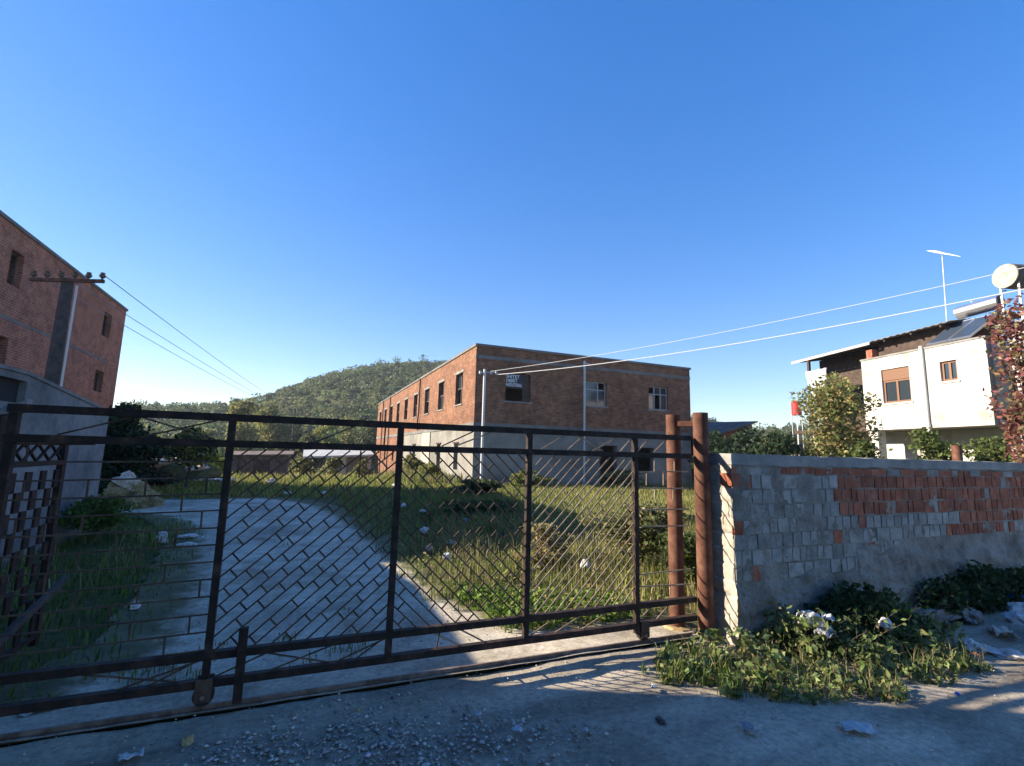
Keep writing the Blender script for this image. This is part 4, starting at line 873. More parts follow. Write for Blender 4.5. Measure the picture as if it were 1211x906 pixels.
# ------------------------------------------------------------ crumpled things
def crumple(me_name, sx, sy, sz, mat, seed, sub=3, amp=0.45, fold=6.0):
    import bmesh
    bm = bmesh.new(); bmesh.ops.create_icosphere(bm, subdivisions=sub, radius=1)
    for v in bm.verts:
        p = v.co.copy(); k = 1+amp*noise.noise(p*1.6+Vector((seed, 0, 0)))+amp*0.6*abs(noise.noise(p*fold+Vector((0, seed, 0))))-0.2*amp
        q = p*k; v.co = Vector((q.x*sx, q.y*sy, max(q.z, -0.35)*sz+0.35*sz))
    me = bpy.data.meshes.new(me_name); bm.to_mesh(me); bm.free(); me.materials.append(M[mat]); return me
def litter(name, label, cat, x, y, sx, sy, sz, mat, z=0.0, rot=None, group='litter on the ground', **k):
    k.setdefault('sub', 4); k.setdefault('amp', .5); k.setdefault('fold', 4.5); sx, sy, sz = sx*.78, sy*.78, sz*.78
    o = obj(name, crumple(name, sx, sy, sz, mat, x*3.3+y, **k)); o.location = (x, y, z+g(x, y)); o.rotation_euler = (0, 0, random.uniform(0, 6) if rot is None else rot); return tag(o, label, cat, group)
def sheet(name, label, cat, x, y, w, d, mat, z=0.02, rot=0.0, curl=0.02, group='litter on the ground'):
    n = 10; v = []; f = []
    for i in range(n+1):
        for j in range(n+1):
            a, c = i/n-.5, j/n-.5; v.append((a*w*(1+.15*noise.noise((x, c*4, 1))), c*d*(1+.15*noise.noise((a*4, y, 2))), curl*(1.3*noise.noise((a*3+x, c*3+y, 0))+abs(noise.noise((a*7, c*7+x, 5))))+curl*.4))
    for i in range(n):
        for j in range(n): q = i*(n+1)+j; f.append((q, q+n+1, q+n+2, q+1))
    o = obj(name, mesh_np(name, v, f, M[mat])); o.location = (x, y, z+g(x, y)); o.rotation_euler = (0, 0, rot)
    m = o.modifiers.new('s', 'SOLIDIFY'); m.thickness = 0.002; return tag(o, label, cat, group)

litter('plastic_bag', 'large crumpled white plastic bag on the sunlit weeds by the wall', 'bag', 4.02, 3.02, .13, .10, .12, 'white', z=.23, amp=.35, fold=3)
sheet('paper_sheet', 'tilted white sheet next to the large crumpled bag in the weeds', 'paper', 4.20, 2.98, .14, .09, 'white', z=.27, rot=.6, curl=.03)
litter('plastic_bag', 'small white bag on the weeds right of the large crumpled bag', 'bag', 4.62, 2.78, .08, .06, .06, 'white', z=.24, amp=.35, fold=3)
sheet('clear_wrapper', 'greyish plastic wrapper lying in the lit weeds below the large bag', 'wrapper', 3.95, 2.83, .17, .12, 'frame_grey', z=.22, rot=.3, curl=.05)
sheet('plastic_sheet', 'flat pale plastic sheet on the shaded road in the right foreground', 'plastic sheet', 3.17, 2.12, .17, .11, 'paper', rot=-.5, curl=.02)
sheet('paper_scrap', 'square paper scrap with a hole on the road in the centre foreground', 'paper', 1.25, 2.80, .06, .06, 'paper', rot=.4, curl=.012)
sheet('paper_scrap', 'small white scrap on the road just above the square paper scrap', 'paper', 1.09, 3.03, .05, .04, 'paper', rot=1.0, curl=.012)
litter('blue_bag', 'blue plastic bag against the wall at the right edge', 'bag', 7.75, 3.20, .14, .10, .10, 'blue', z=.02)
litter('white_bundle', 'white bundle beside the blue bag at the right edge', 'bag', 7.45, 3.02, .20, .12, .09, 'white', z=.02)
litter('plastic_bag', 'white bag at the right edge below the blue bag', 'bag', 6.92, 2.84, .16, .11, .11, 'white', z=.0)
litter('plastic_bag', 'crumpled white bag on the bare soil in the shade of the wall', 'bag', 5.55, 2.66, .10, .07, .06, 'white', z=.01)
litter('grey_bag', 'greyish bag on the dark soil between the grey rubble and white bag', 'bag', 5.75, 2.95, .10, .08, .07, 'frame_grey', z=.01)
litter('paper_pile', 'heap of white papers at the right edge in the sunlit strip', 'paper', 5.62, 2.43, .20, .10, .05, 'paper', z=.0, fold=11, amp=.8)
litter('paper_pile', 'brownish scraps behind the sunlit white papers on the right', 'scraps', 5.55, 2.58, .20, .08, .04, 'sack', z=.0, fold=11, amp=.8)
litter('rubble_heap', 'pale grey heap of rubble and cloth at the foot of the wall', 'rubble', 5.95, 3.18, .42, .13, .10, 'concrete', z=.02, rot=-.25, fold=5, amp=.7)
litter('rubble_heap', 'smaller grey rubble lump lying right of the long heap by the wall', 'rubble', 6.45, 3.05, .22, .12, .10, 'concrete', z=.02, rot=.2, amp=.7)
litter('plastic_bottle', 'small dark scrap lying on the shaded road below the weeds', 'scrap', 2.13, 2.62, .05, .03, .02, 'frame_dark')
litter('plastic_bag', 'white bag on the shaded grass at the left edge of the path', 'bag', -2.02, 9.6, .13, .10, .15, 'white', z=.05)
litter('plastic_bag', 'flat white bag on the path beside the left grass', 'bag', -1.78, 10.2, .20, .10, .05, 'white', z=.02)
litter('plastic_bag', 'lower flat white bag where the path meets the left grass', 'bag', -1.62, 9.35, .16, .09, .05, 'white', z=.02)
litter('paper_cup', 'whitish crumpled cup in the dark grass behind the gate on the left', 'cup', -1.41, 5.96, .07, .05, .06, 'white', z=.03)
sheet('paper_scrap', 'white scrap beside the track at the far left', 'paper', -1.34, 3.95, .16, .06, 'paper', rot=.3, curl=.02)
sheet('paper_scrap', 'bluish white scrap at the bottom left corner of the road', 'paper', -0.70, 3.24, .10, .05, 'white', rot=.2, curl=.02)
litter('plastic_bag', 'white bag in the shaded grass nearest the lit path edge', 'bag', 1.99, 7.08, .10, .07, .09, 'white', z=.06)
litter('plastic_bag', 'small white bag just behind the bag nearest the lit path', 'bag', 1.92, 7.9, .07, .06, .07, 'white', z=.05)
litter('plastic_bag', 'white bag in the middle of the dark grass right of the path', 'bag', 2.16, 9.3, .12, .09, .11, 'white', z=.08)
litter('plastic_bag', 'distant white bag at the far edge of the dark grass', 'bag', 2.74, 12.1, .11, .09, .10, 'white', z=.08)
litter('plastic_bag', 'white bag on the grass before the building corner', 'bag', 2.55, 13.6, .11, .09, .09, 'white', z=.08)
litter('white_block', 'left of two white blocks on the far shaded grass by the path end', 'litter', -0.47, 18.4, .22, .12, .08, 'white', z=.05)
litter('white_block', 'right of two white blocks on the far shaded grass by the path end', 'litter', 0.68, 18.3, .24, .12, .08, 'white', z=.05)
litter('plastic_bag', 'pinkish white bag caught in the sunlit bush behind the gate', 'bag', 3.25, 5.35, .07, .06, .09, 'paper', z=.25)
litter('white_rag', 'white rag at the foot of the sunlit bush behind the gate', 'rag', 2.70, 4.85, .11, .06, .05, 'paper', z=.04)
litter('white_rag', 'white rag on the ground behind the rusty pipe post', 'rag', 3.3, 4.6, .10, .08, .05, 'paper', z=.04)
litter('white_block', 'white box on the sunlit grass left of the brick building', 'litter', 3.6, 21.2, .3, .2, .15, 'white', z=.05)
litter('white_block', 'small pale lump on the sunlit bare soil in the far yard', 'litter', -1.3, 23.5, .25, .2, .2, 'sack', z=.05)
litter('yellow_rock', 'rounded yellowish rock on the shaded road at lower left', 'rock', -0.47, 3.335, .042, .036, .035, 'yellow_stone', group='loose rocks')
litter('yellow_rock', 'tiny yellowish pebble on the road in front of the track', 'rock', 0.42, 3.36, .018, .016, .02, 'yellow_stone', group='loose rocks')
sheet('cardboard_piece', 'flattened brown cardboard piece on the bare soil near the wall', 'cardboard', 6.25, 2.72, .26, .17, 'sack', rot=.7, curl=.04)
sheet('orange_wrapper', 'small orange brown wrapper beside the sunlit white papers', 'wrapper', 5.32, 2.50, .09, .06, 'brass', rot=.2, curl=.03)
sheet('clear_wrapper', 'grey flattened wrapper on the shaded road below the weeds', 'wrapper', 2.55, 2.35, .10, .07, 'frame_grey', rot=1.1, curl=.02)
sheet('paper_scrap', 'tiny white scrap on the shaded road right of the square paper', 'paper', 1.62, 2.66, .035, .03, 'paper', rot=.3, curl=.01)
sheet('paper_scrap', 'tiny torn scrap on the dry ground just in front of the gate wheel', 'paper', 2.35, 2.96, .05, .03, 'paper', rot=.8, curl=.012)
sheet('flattened_carton', 'flattened pale carton on the dark grass inside the gate', 'carton', 2.35, 8.2, .22, .14, 'paper', z=.07, rot=.5, curl=.04)
sheet('clear_wrapper', 'bluish wrapper on the dark grass halfway to the building', 'wrapper', 3.3, 10.4, .3, .2, 'frame_grey', z=.1, rot=.9, curl=.06)
o = obj('blue_bottle_cap', crumple('blue_bottle_cap', .016, .016, .012, 'blue', 2, amp=.05)); o.location = (4.35, 2.18, .004); tag(o, 'tiny blue cap on the dusty edge of the lit verge', 'bottle cap', 'litter on the ground')
bt = thing('plastic_bottle', 'empty clear plastic bottle lying on the soil below the blue bag', 'bottle', (6.55, 2.62, .03), 'litter on the ground')
f = MB(); f.tube([(6.45, 2.60, .035), (6.46, 2.602, .035), (6.60, 2.63, .035), (6.645, 2.638, .035), (6.67, 2.642, .035)], [.02, .033, .033, .014, .013], 10); f.build('body', M['frame_grey'], bt, smooth=True)
f = MB(); f.tube([(6.67, 2.642, .035), (6.69, 2.646, .035)], .015, 8); f.build('cap', M['blue'], bt)
# rubbish heap and sacks
hp_ = thing('rubbish_heap', 'heap of white rubbish in the sun beyond the dark tree', 'rubbish', (-4.6, 25.4, 0))
for k in range(16):
    a = k/15; x = -5.9+2.7*a+random.uniform(-.3, .3); y = 25.8-1.0*a+random.uniform(-.5, .5); z = max(0, 1.0*(1-a)+random.uniform(-.25, .15))
    o = obj('rubbish_piece', crumple('rubbish_piece', random.uniform(.15, .38), random.uniform(.15, .3), random.uniform(.08, .18), random.choice(('white', 'white', 'paper', 'sack', 'frame_grey')), k*2.2, fold=7, amp=.8), hp_)
    o.location = (x+4.6, y-25.4, z+g(x, y)); o.rotation_euler = (random.uniform(-.4, .4), random.uniform(-.4, .4), random.uniform(0, 6))
o = obj('soil_mound', crumple('soil_mound', 1.6, .9, .7, 'soil', 3, amp=.4), hp_); o.location = (-.25, .1, -.1)
sp_ = thing('straw_heap', 'heap of straw with a pale sack on top beside the shed', 'straw', (-4.1, 15.4, 0))
o = obj('straw', crumple('straw', .62, .5, .50, 'straw', 5, amp=.5, fold=9, sub=5), sp_); o.location = (0, 0, -.05)
a_ = rng.random(2600)*2*pi; r2 = .62*rng.random(2600)**.7; v, f, c = blades(r2*np.cos(a_), r2*.85*np.sin(a_), .10+.12*rng.random(2600), np.full(2600, .012), [(0.34, 0.26, 0.13), (0.26, 0.20, 0.09), (0.42, 0.34, 0.19)], 1.1, z=.62*(1-(r2/.7)**1.5)-.12)
tag(obj('loose_straw', mesh_np('loose_straw', v, f, M['grass'], c), sp_), kind='stuff')
o = obj('sack', crumple('sack', .30, .2, .26, 'sack', 9, amp=.5, fold=5, sub=4), sp_); o.location = (-.06, -.05, .52); o.rotation_euler = (0, .5, 0)

# gravel on the road ------------------------------------------------------
def stones(name, pts, sizes, mat, kind='stuff', label=None):
    base = np.array([(1, 0, 0), (.3, .95, 0), (-.8, .6, 0), (-.8, -.6, 0), (.3, -.95, 0), (.1, .05, .8), (0, 0, -.5)], float)
    fc = [(0, 1, 5), (1, 2, 5), (2, 3, 5), (3, 4, 5), (4, 0, 5), (1, 0, 6), (2, 1, 6), (3, 2, 6), (4, 3, 6), (0, 4, 6)]
    n = len(pts); a = rng.random(n)*2*pi; B = base[None]*(0.7+0.6*rng.random((n, 7, 1)))*np.stack([sizes, sizes*(.6+.4*rng.random(n)), sizes*(.4+.4*rng.random(n))], 1)[:, None]
    ca, sa = np.cos(a)[:, None], np.sin(a)[:, None]; Xr = B[..., 0]*ca-B[..., 1]*sa; Yr = B[..., 0]*sa+B[..., 1]*ca
    v = np.stack([Xr, Yr, B[..., 2]], -1)+pts[:, None]; f = (np.array(fc)[None]+7*np.arange(n)[:, None, None]).reshape(-1, 3)
    return tag(obj(name, mesh_np(name, v.reshape(-1, 3), f, M['stonev'], np.repeat(pal(n, [(.34, .32, .29), (.46, .44, .40), (.55, .53, .48), (.40, .365, .31), (.24, .23, .22)], .15), 7, 0))), label, None, None, kind)
GR = [(-1.3, 2.7), (-0.55, 3.15), (-0.1, 3.36), (0.62, 3.40), (1.05, 3.05), (1.45, 2.65), (1.5, 2.1), (0.6, 1.7), (-1.3, 1.7)]
n = 26000; x = -1.3+3.2*rng.random(n); y = 1.7+1.9*rng.random(n); jx = np.array([noise.noise((a*2.5, b*2.5, 3))*.30 for a, b in zip(x, y)]); jx += .10*rng.normal(size=n); k = in_poly(x+jx, y+jx, GR) & (rng.random(n) < np.clip(.75+1.3*nzp(x, y, 2.4, 6), .08, 1))
x, y = x[k], y[k]; s = 0.003+0.018*rng.random(len(x))**5
stones('gravel', np.stack([x, y, .001+s*.12], 1), s, M['stone'], label='patch of pale loose gravel on the road in the foreground')
n = 11000; x = -5+13*rng.random(n); y = 0.6+3.4*rng.random(n); s = 0.002+0.010*rng.random(n)**5
stones('grit', np.stack([x, y, np.full(n, .004)], 1), s, M['stone'], label='scattered grit on the dusty road')
n = 15000; x = -4.5+8*rng.random(n); y = 3.7+12*rng.random(n)**1.6; k = path_mask(x, y); x, y = x[k], y[k]; s = 0.003+0.012*rng.random(len(x))**3.5
stones('path_pebbles', np.stack([x, y, np.full(len(x), .012)], 1), s, M['stone'], label='small pebbles on the gravel path')

# ------------------------------------------------------------ vegetation
GREEN = [(0.10, 0.155, 0.032), (0.135, 0.185, 0.04), (0.17, 0.20, 0.055), (0.08, 0.12, 0.03), (0.21, 0.21, 0.08)]
LIME = [(0.11, 0.19, 0.022), (0.14, 0.22, 0.03), (0.09, 0.15, 0.022), (0.16, 0.20, 0.045)]
DRY = [(0.34, 0.28, 0.14), (0.28, 0.235, 0.10), (0.23, 0.22, 0.075), (0.18, 0.20, 0.06), (0.38, 0.32, 0.18)]
YEL = [(0.22, 0.245, 0.055), (0.27, 0.27, 0.07), (0.17, 0.21, 0.045), (0.31, 0.27, 0.10)]
BUSHC = [(0.16, 0.15, 0.055), (0.11, 0.125, 0.04), (0.21, 0.175, 0.085)]
def field(n, x0, x1, y0, y1, h0, h1, w, cols, dens=None, ex_path=True, lean=.5, pw=1.0, name=None):
    x = x0+(x1-x0)*rng.random(n); y = y0+(y1-y0)*rng.random(n)**pw; k = np.ones(n, bool)
    if ex_path: k &= ~in_poly(x+nzp(x, y, 3)*.3+.09*rng.normal(size=n), y+nzp(x, y, 3.3, 4)*.2+.06*rng.normal(size=n), PATH)
    k &= ~((x > BX-.1) & (x < BE+.1) & (y > BY-.1)) & (y > 4.02)
    if dens is not None: k &= rng.random(n) < dens(x, y)
    x, y = x[k], y[k]; cl_ = 0.6+0.8*np.clip(0.5+nzp(x, y, 1.3, 2), 0, 1); h = (h0+(h1-h0)*rng.random(len(x)))*cl_
    return blades(x, y, h, w*(.6+.8*rng.random(len(x))), cols, lean)
def join(name, lst, mat, label):
    vs, fs, cs_ = [], [], []; o = 0
    for v, f, c in lst: vs.append(v); fs.append(f+o); cs_.append(c); o += len(v)
    return tag(obj(name, mesh_np(name, np.concatenate(vs), np.concatenate(fs), mat, np.concatenate(cs_))), label, None, None, 'stuff')
rgt = lambda x, y: np.clip((x-(1.2-0.02*y))*3, 0, 1)
join('yard_grass', [
    field(24000, 1.1, 6.0, 5.0, 9.5, .04, .17, .010, GREEN+DRY[2:4], lambda x, y: rgt(x, y)*np.clip(.55+1.6*nzp(x, y, 1.7, 3), .08, 1)),
    field(5000, 1.6, 6.0, 5.4, 9.5, .2, .5, .008, DRY+BUSHC, lambda x, y: rgt(x, y)*np.clip(.3+2*nzp(x, y, 1.1, 5), 0, 1), lean=.8),
    field(26000, 0.6, 8.5, 9.0, 20, .06, .24, .018, GREEN+DRY[2:4], lambda x, y: rgt(x, y)*np.clip(.6+1.5*nzp(x, y, .9, 3), .1, 1)),
    field(9000, 2.6, 6.6, 9.0, 19, .16, .34, .018, GREEN+YEL[:1], lambda x, y: np.clip(.5+2*nzp(x, y, .5, 8), 0, 1)),
    field(16000, -8, 8, 17.4, 30, .08, .26, .035, YEL+GREEN[:1]),
    field(9000, -16, 8, 28, 48, .15, .45, .06, YEL+DRY[:2]),
    field(14000, -4.2, -0.6, 4.1, 14.5, .03, .11, .012, GREEN[:2]+GREEN[3:4], lambda x, y: np.clip(((-0.95-.10*(y-5))-x)*2.5, 0, 1)*np.clip(.75+nzp(x, y, .8), 0, 1)),
    field(2200, -3.4, -1.9, 5.5, 11.5, .12, .4, .012, GREEN+DRY[2:], lambda x, y: np.clip(.3+2*nzp(x, y, 1.2), 0, 1), lean=.9),
    field(2600, -.6, 1.4, 4.2, 12, .02, .07, .009, GREEN+DRY[2:], lambda x, y: np.clip(nzp(x, y, 1.6, 11)*3-.7, 0, 1), ex_path=False),
    field(1200, -1.6, 0.6, 4.06, 4.8, .02, .09, .010, GREEN, lambda x, y: np.clip(nzp(x, y, 2.2, 1)*3, 0, 1), ex_path=False),
], M['grass'], 'green and yellowing grass of the yard')
join('dry_grass', [
    field(15000, 3.0, 9.5, 4.1, 11.5, .08, .40, .009, DRY+YEL[:2]+GREEN[:1], lambda x, y: np.clip((x-(2.0+.12*y))*1.2, 0, 1), ex_path=False),
    field(26000, 5.5, 18, 8.5, 22.3, .08, .28, .022, DRY[1:4]+YEL, None, ex_path=False),
    field(5000, 18, 30, 4.5, 24, .2, .7, .03, DRY[1:4]+YEL, None, ex_path=False),
    field(5000, 4.5, 7.4, 23, 40, .2, .7, .035, DRY[1:]+GREEN[:2], None, ex_path=False),
], M['grass'], 'tall dry grass right of the path up to the brick building')
def covpts(n):
    x = 1.5+8.5*rng.random(n); y = 4.3+8*rng.random(n)**1.3; k = ~in_poly(x, y, PATH) & (rng.random(n) < np.clip(.45+1.8*nzp(x, y, 1.4, 13), 0, 1)); x, y = x[k], y[k]
    return np.stack([x, y, .02+(.10+.22*np.clip(.4+nzp(x, y, 1.1, 17), 0, 1)*np.clip((x-2)/2, 0, 1))*rng.random(len(x))], 1)
# bright low weeds along the lit path edge
x = 1.4+2.2*rng.random(9000); y = 4.0+2.6*rng.random(9000)
k = (y < 6.2) & (x > 1.55+.12*(6-y)+.12*nzp(x, y, 3)) & (x < 3.3) & (y > 4.25-.06*(x-2)+.08*nzp(x, y, 4)) & (y < 5.6-.55*(x-1.6)+.2*nzp(x, y, 2)); x, y = x[k], y[k]
lw = leaf_quads(np.stack([x, y, .02+.12*rng.random(len(x))], 1), .018+.022*rng.random(len(x)), pal(len(x), LIME, .2), 0.9, .55)
lw = (lw[0], np.concatenate([lw[1][:, :3], lw[1][:, [0, 2, 3]]]), lw[2])
join('path_weeds', [lw, blades(x[::2], y[::2], .05+.08*rng.random(len(x[::2])), np.full(len(x[::2]), .008), LIME)], M['grass'], 'bright green low weeds along the sunlit path edge')
# roadside weeds in front of the wall
def leafcloud(n, pts_fn, size, cols, up=.6, asp=.6):
    c = pts_fn(n); s = size*(.55+.9*rng.random(len(c))); v, f, col = leaf_quads(c, s, pal(len(c), cols, .25), up, asp)
    return v, np.concatenate([f[:, :3], f[:, [0, 2, 3]]]), col
join('yard_weeds', [leafcloud(15000, covpts, .024, YEL+DRY[:4]+GREEN, .1), leafcloud(5000, covpts, .04, DRY+YEL[:2], .1, .35)], M['leaf'], 'leafy and withered weeds between the grass behind the gate')
VEG = [(2.35, 3.12), (2.75, 3.36), (3.3, 3.42), (3.52, 3.30), (5.0, 3.28), (5.5, 2.62), (5.0, 2.30), (4.3, 2.30), (3.5, 2.36), (3.0, 2.62)]
def vegpts(n):
    x = 2.2+3.4*rng.random(n); y = 2.2+1.25*rng.random(n); k = in_poly(x+.2*nzp(x, y, 3), y+.2*nzp(x, y, 3, 3), VEG) & (rng.random(n) < np.clip(.75+1.6*nzp(x, y, 5, 5), .06, 1)); x, y = x[k], y[k]
    top = (.05+.15*np.clip((x-2.5)/1.2, 0, 1))*(.25+1.5*np.clip(.5+nzp(x, y, 3.2, 7), 0, 1)); ed = np.clip((y-2.3)/.5, .25, 1); return np.stack([x, y, .005+top*ed*rng.random(len(x))**.6], 1)
def moundpts(n):
    x = 3.75+2.0*rng.random(n); y = 2.85+.45*rng.random(n); z = rng.random(n); top = .48*np.exp(-((x-4.75)/.55)**2)*(.7+.5*nzp(x, x*0, 3))+.10; k = z*.6 < top; return np.stack([x, y, z*.6], 1)[k]
WEED = [(0.17, 0.22, 0.075), (0.22, 0.26, 0.10), (0.11, 0.15, 0.045), (0.27, 0.26, 0.13), (0.30, 0.25, 0.14)]
join('roadside_weeds', [leafcloud(5200, vegpts, .020, WEED, -.1), leafcloud(2600, vegpts, .030, WEED[:3], .1, .75), (lambda p: blades(p[:, 0], p[:, 1], .06+.16*rng.random(len(p)), np.full(len(p), .007), LIME+WEED, z=p[:, 2]*0))(vegpts(1100)),
    (lambda p: blades(p[:, 0], p[:, 1], .08+.1*rng.random(len(p)), np.full(len(p), .008), LIME, z=p[:, 2]*0))((lambda q: q[(q[:, 0] < 3.1)])(vegpts(4200)))], M['leaf'], 'low leafy weeds growing in front of the boundary wall')
join('dry_weeds', [(lambda p: blades(p[:, 0], p[:, 1], .06+.22*rng.random(len(p))**2, np.full(len(p), .005), DRY, 1.2, z=p[:, 2]*0))(vegpts(3000)), leafcloud(2600, vegpts, .034, WEED[:2], .3, .5), leafcloud(2200, lambda n: vegpts(n)*np.array([1, 1, .15]), .03, DRY, 1.5, .45)], M['grass'], 'dry stems and dead leaves between the roadside weeds')
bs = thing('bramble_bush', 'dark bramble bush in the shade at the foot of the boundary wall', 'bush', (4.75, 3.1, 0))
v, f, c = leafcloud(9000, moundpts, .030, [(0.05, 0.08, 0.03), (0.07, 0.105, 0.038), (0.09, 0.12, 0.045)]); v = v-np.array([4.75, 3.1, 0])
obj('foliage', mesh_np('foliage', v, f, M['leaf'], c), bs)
m_ = MB(); lv = []
for k in range(26):
    x, y = 3.9+1.6*random.random(), 2.75+.35*random.random(); h = .25+.3*random.random(); q = random.uniform(-.2, .2); w = -random.random()*.25
    pts = [(x, y, 0), (x+q*.3, y+w*.3, h*.6), (x+q, y+w, h)]; m_.tube(pts, [.004, .003, .002], 4); lv += [(x+q*t, y+w*t, h*(.4+.6*t)) for t in (.5, .65, .8, .9, 1)]
m_.build('stem', M['bark'], bs)
lv = np.array(lv)+.02*rng.normal(size=(len(lv), 3)); v, f, c = leaf_quads(lv-np.array([4.75, 3.1, 0]), .024, pal(len(lv), WEED[:2]+LIME[:1], .2), .5); obj('shoot_leaves', mesh_np('shoot_leaves', v, f, M['leaf'], c), bs)
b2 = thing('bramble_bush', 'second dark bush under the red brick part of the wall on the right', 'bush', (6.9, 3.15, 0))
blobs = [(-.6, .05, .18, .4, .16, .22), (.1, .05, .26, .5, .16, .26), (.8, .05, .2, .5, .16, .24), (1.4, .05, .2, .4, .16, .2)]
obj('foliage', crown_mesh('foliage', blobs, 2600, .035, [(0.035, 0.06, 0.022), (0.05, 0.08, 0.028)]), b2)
m_ = MB()
for bx in (-.5, .1, .8): m_.tube([(6.9+bx, 3.2, -.02), (6.9+bx+.05, 3.18, .35)], [.01, .004], 4)
m_.build('stem', M['bark'], b2, kind='stuff')
# bushes inside the gate
def shrub(label, x, y, h, w, cols, n, size, d=None, group=None, low=.15):
    return tree('bush', label, x, y, g(x, y), h, w, cols, n, size, group, 'bush', nb=8, trunk_h=.2, low=low, tr=.02, dep=d)
BUSH = [(0.22, 0.21, 0.08), (0.16, 0.18, 0.06), (0.28, 0.235, 0.12), (0.11, 0.14, 0.045)]
shrub('sunlit straggly bush behind the right part of the gate', 4.35, 5.75, .95, 1.9, BUSH, 5200, .030, 1.6)
shrub('greener low bush between the two rusty pipe posts', 4.35, 4.75, .72, 1.0, [(0.09, 0.125, 0.04), (0.13, 0.15, 0.055), (0.07, 0.10, 0.03)], 3200, .026, .9)
shrub('brownish bush to the left of the sunlit straggly bush', 3.25, 6.4, .62, 1.2, BUSH[:1]+BUSH[2:3]+DRY[:2], 2800, .026, 1.0)
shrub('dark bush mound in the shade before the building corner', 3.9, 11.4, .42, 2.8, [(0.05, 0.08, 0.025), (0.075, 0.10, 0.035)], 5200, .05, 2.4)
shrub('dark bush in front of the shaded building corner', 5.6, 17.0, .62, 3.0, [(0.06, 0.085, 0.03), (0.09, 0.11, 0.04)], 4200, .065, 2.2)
shrub('yellow green bush against the sunlit facade', 6.1, 25.5, 1.0, 1.6, YEL+BUSH, 3000, .07, 2.5)
shrub('brownish bush further along the sunlit facade', 6.0, 30.5, 1.5, 2.0, BUSH, 2600, .08, 3)
shrub('green bush growing under the plain lower wall of the brick building', 9.6, 21.0, .85, 3.2, YEL+GREEN, 3000, .06, 1.6)
shrub('weedy brown bush near the dark doorway of the brick building', 14.8, 20.6, .95, 3.8, BUSH, 3200, .06, 1.6)
shrub('low bush behind the gate lattice left of the pipe posts', 7.9, 9.3, .5, 2.2, BUSH+YEL, 3200, .045, 1.8)
shrub('brown bush between the straw heap and the white rubbish', -4.9, 19.8, 1.1, 2.4, [(0.12, 0.085, 0.05), (0.09, 0.075, 0.04), (0.06, 0.07, 0.03)], 3200, .06, 1.6)
shrub('dark shrub at the foot of the shed corner', -3.1, 10.2, .75, 1.2, GREEN[:1]+GREEN[3:4], 2400, .035, 1.8)
shrub('tall weed clump beside the rusty shed', -0.2, 42, 2.0, 3.2, BUSH, 1600, .12, 2)
shrub('small brown bush left of the white roofed shelter', 1.8, 40, 1.9, 2.6, BUSH, 1400, .12, 2)
shrub('round pale bush before the white roofed shelter', 5.0, 47, 2.2, 3.2, YEL+BUSH, 1400, .13, 2)
shrub('bright green shrub at the left end of the rusty shed', -5.9, 42, 2.3, 2.2, LIME+YEL[:1], 1400, .12, 2)
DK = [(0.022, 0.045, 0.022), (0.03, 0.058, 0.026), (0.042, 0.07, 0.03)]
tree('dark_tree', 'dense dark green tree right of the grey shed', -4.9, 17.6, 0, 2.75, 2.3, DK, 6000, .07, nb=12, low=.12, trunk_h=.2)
tree('small_tree', 'lighter drooping tree at the right side of the dark tree', -4.0, 21.5, g(-4, 21.5), 2.3, 2.4, YEL+DK, 2600, .08, low=.3)
DIST = [(0.19, 0.20, 0.06), (0.24, 0.235, 0.075), (0.14, 0.16, 0.055), (0.28, 0.25, 0.09)]
k = 0
for (px, dp, h, w, cols, lab) in ((292, 74, 8.6, 6.5, DIST, 'tall yellow green tree behind the first gate upright'), (322, 80, 9.2, 7, DIST, 'tallest yellowish tree beyond the rusty shed'), (352, 84, 6.8, 7, [(0.07, 0.085, 0.045), (0.10, 0.11, 0.055)], 'grey green tree between the yellowish trees'),
    (392, 78, 6.4, 5.5, [(.26,.27,.06),(.30,.29,.08),(.20,.23,.06)], 'bright yellow green tree left of the white roofed shelter'), (415, 92, 7.5, 7.5, DIST, 'broad tree behind the white roofed shelter'), (440, 86, 6.6, 6, [(0.075, 0.095, 0.04), (0.10, 0.115, 0.05)], 'green tree touching the far end of the brick building'),
    (252, 88, 5.4, 7, DIST, 'low yellowish tree beyond the ruined wall'), (222, 84, 4.6, 6, DIST, 'low bushy tree far behind the white rubbish'), (196, 80, 4.4, 6, DIST, 'pale tree at the foot of the hill on the far left'),
    (370, 68, 4.4, 5, [(0.07, 0.085, 0.035), (0.11, 0.115, 0.045)], 'small dark tree just behind the rusty shed roof'), (850, 88, 7.4, 9, DIST, 'yellow green tree on the slope right of the brick building'), (905, 95, 6.8, 10, DIST, 'far low tree above the dark hedge'), (940, 90, 6.0, 8, [(0.07, 0.085, 0.04), (0.10, 0.10, 0.045)], 'far tree below the red tank')):
    a = px_az(px); c_ = cos(a-YAW); x, y = dp/c_*sin(a), dp/c_*cos(a)
    tree('yard_tree', lab, x, y, -1.9, h*1.22, w*1.12, cols, 3200, .24, 'trees below the hill', nb=10, low=.2)
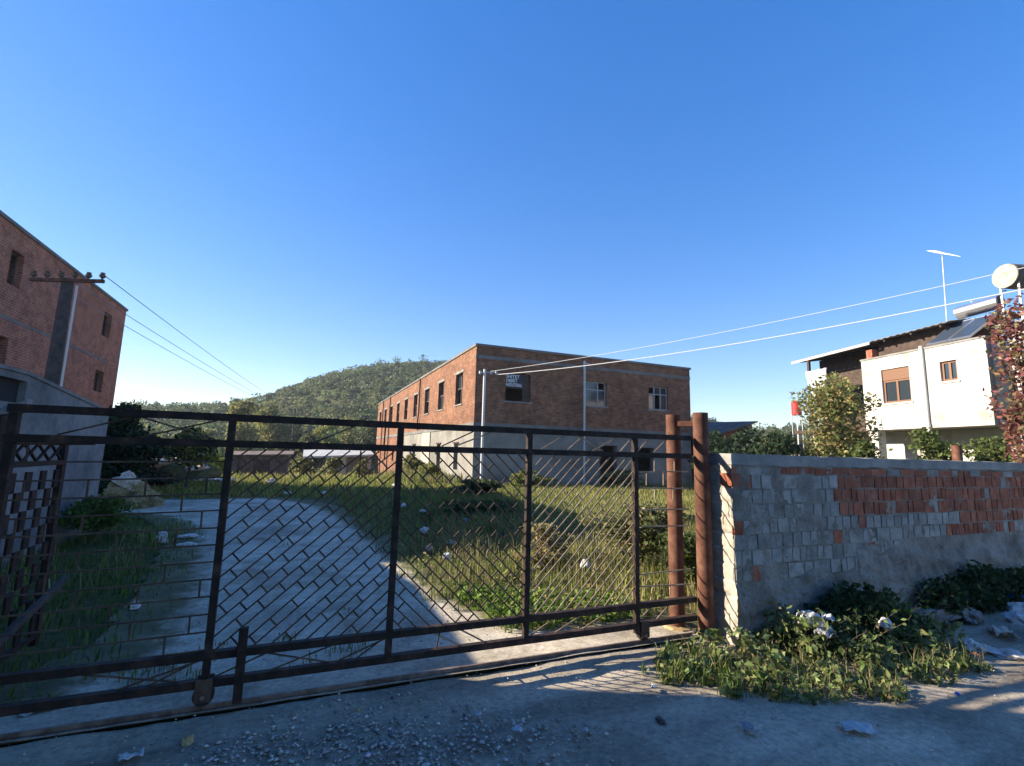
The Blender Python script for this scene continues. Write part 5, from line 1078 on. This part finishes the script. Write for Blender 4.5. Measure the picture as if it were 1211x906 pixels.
for (x, y, h, w, lab) in ((15.6, 12.6, 2.65, 2.4, 'dark evergreen left of the brownish tree'), (15.7, 14.2, 2.7, 2.8, 'dark evergreen in the middle of the shaded hedge'), (17.0, 16.9, 2.9, 3.0, 'dark evergreen next to the low shack')):
    tree('hedge_tree', lab, x, y, 0, h, w, DK+[(0.05, 0.075, 0.035)], 3600, .075, 'dark trees behind the boundary wall', nb=10, low=.2)
FIG = [(0.23, 0.25, 0.085), (0.18, 0.21, 0.065), (0.28, 0.24, 0.10), (0.12, 0.15, 0.05), (0.32, 0.24, 0.10)]
tree('fig_tree', 'tall brownish green tree in front of the white house corner', 17.0, 11.25, 0, 4.7, 3.2, FIG, 8000, .07, nb=26, low=.08, limbs=9)
for (x, y, h, w, lab) in ((15.9, 8.0, 2.45, 1.7, 'leafy green shrub under the left window of the white house'), (17.6, 7.6, 2.4, 2.0, 'leafy green shrub under the small window of the white house'), (14.2, 8.7, 2.2, 1.2, 'thin green shrub beside the white column')):
    tree('garden_shrub', lab, x, y, 0, h, w, [(0.11, 0.15, 0.04), (0.15, 0.17, 0.06), (0.08, 0.11, 0.03)], 2600, .06, 'shrubs in front of the white house', nb=9, low=.35, limbs=6)
RED = [(0.24, 0.085, 0.08), (0.32, 0.13, 0.11), (0.18, 0.07, 0.065), (0.28, 0.19, 0.10), (0.17, 0.15, 0.06)]
tree('red_tree', 'tree with reddish autumn leaves at the right edge', 14.25, 5.35, 0, 5.3, 1.5, RED, 3300, .058, nb=24, low=.2, limbs=14, tr=.012)
# the air between here and the hill
hz = MB(); hz.box(-720, 720, -320, 920, -4, 75); hzo = hz.build('haze', M['glass'], None, kind='stuff')
hm = bpy.data.materials.new('haze_air'); hm.use_nodes = True; hn = hm.node_tree; hn.nodes.remove(hn.nodes['Principled BSDF'])
hv = hn.nodes.new('ShaderNodeVolumePrincipled'); hv.inputs['Color'].default_value = (0.80, 0.88, 1, 1); hv.inputs['Density'].default_value = 0.0004; hv.inputs['Anisotropy'].default_value = 0.2
hn.links.new(hv.outputs[0], hn.nodes['Material Output'].inputs['Volume']); hzo.data.materials.clear(); hzo.data.materials.append(hm); hzo['label'] = 'thin bluish haze in front of the far hill'
print('objects', len(S.objects), 'polys', sum(len(o.data.polygons) for o in S.objects if o.type == 'MESH'))
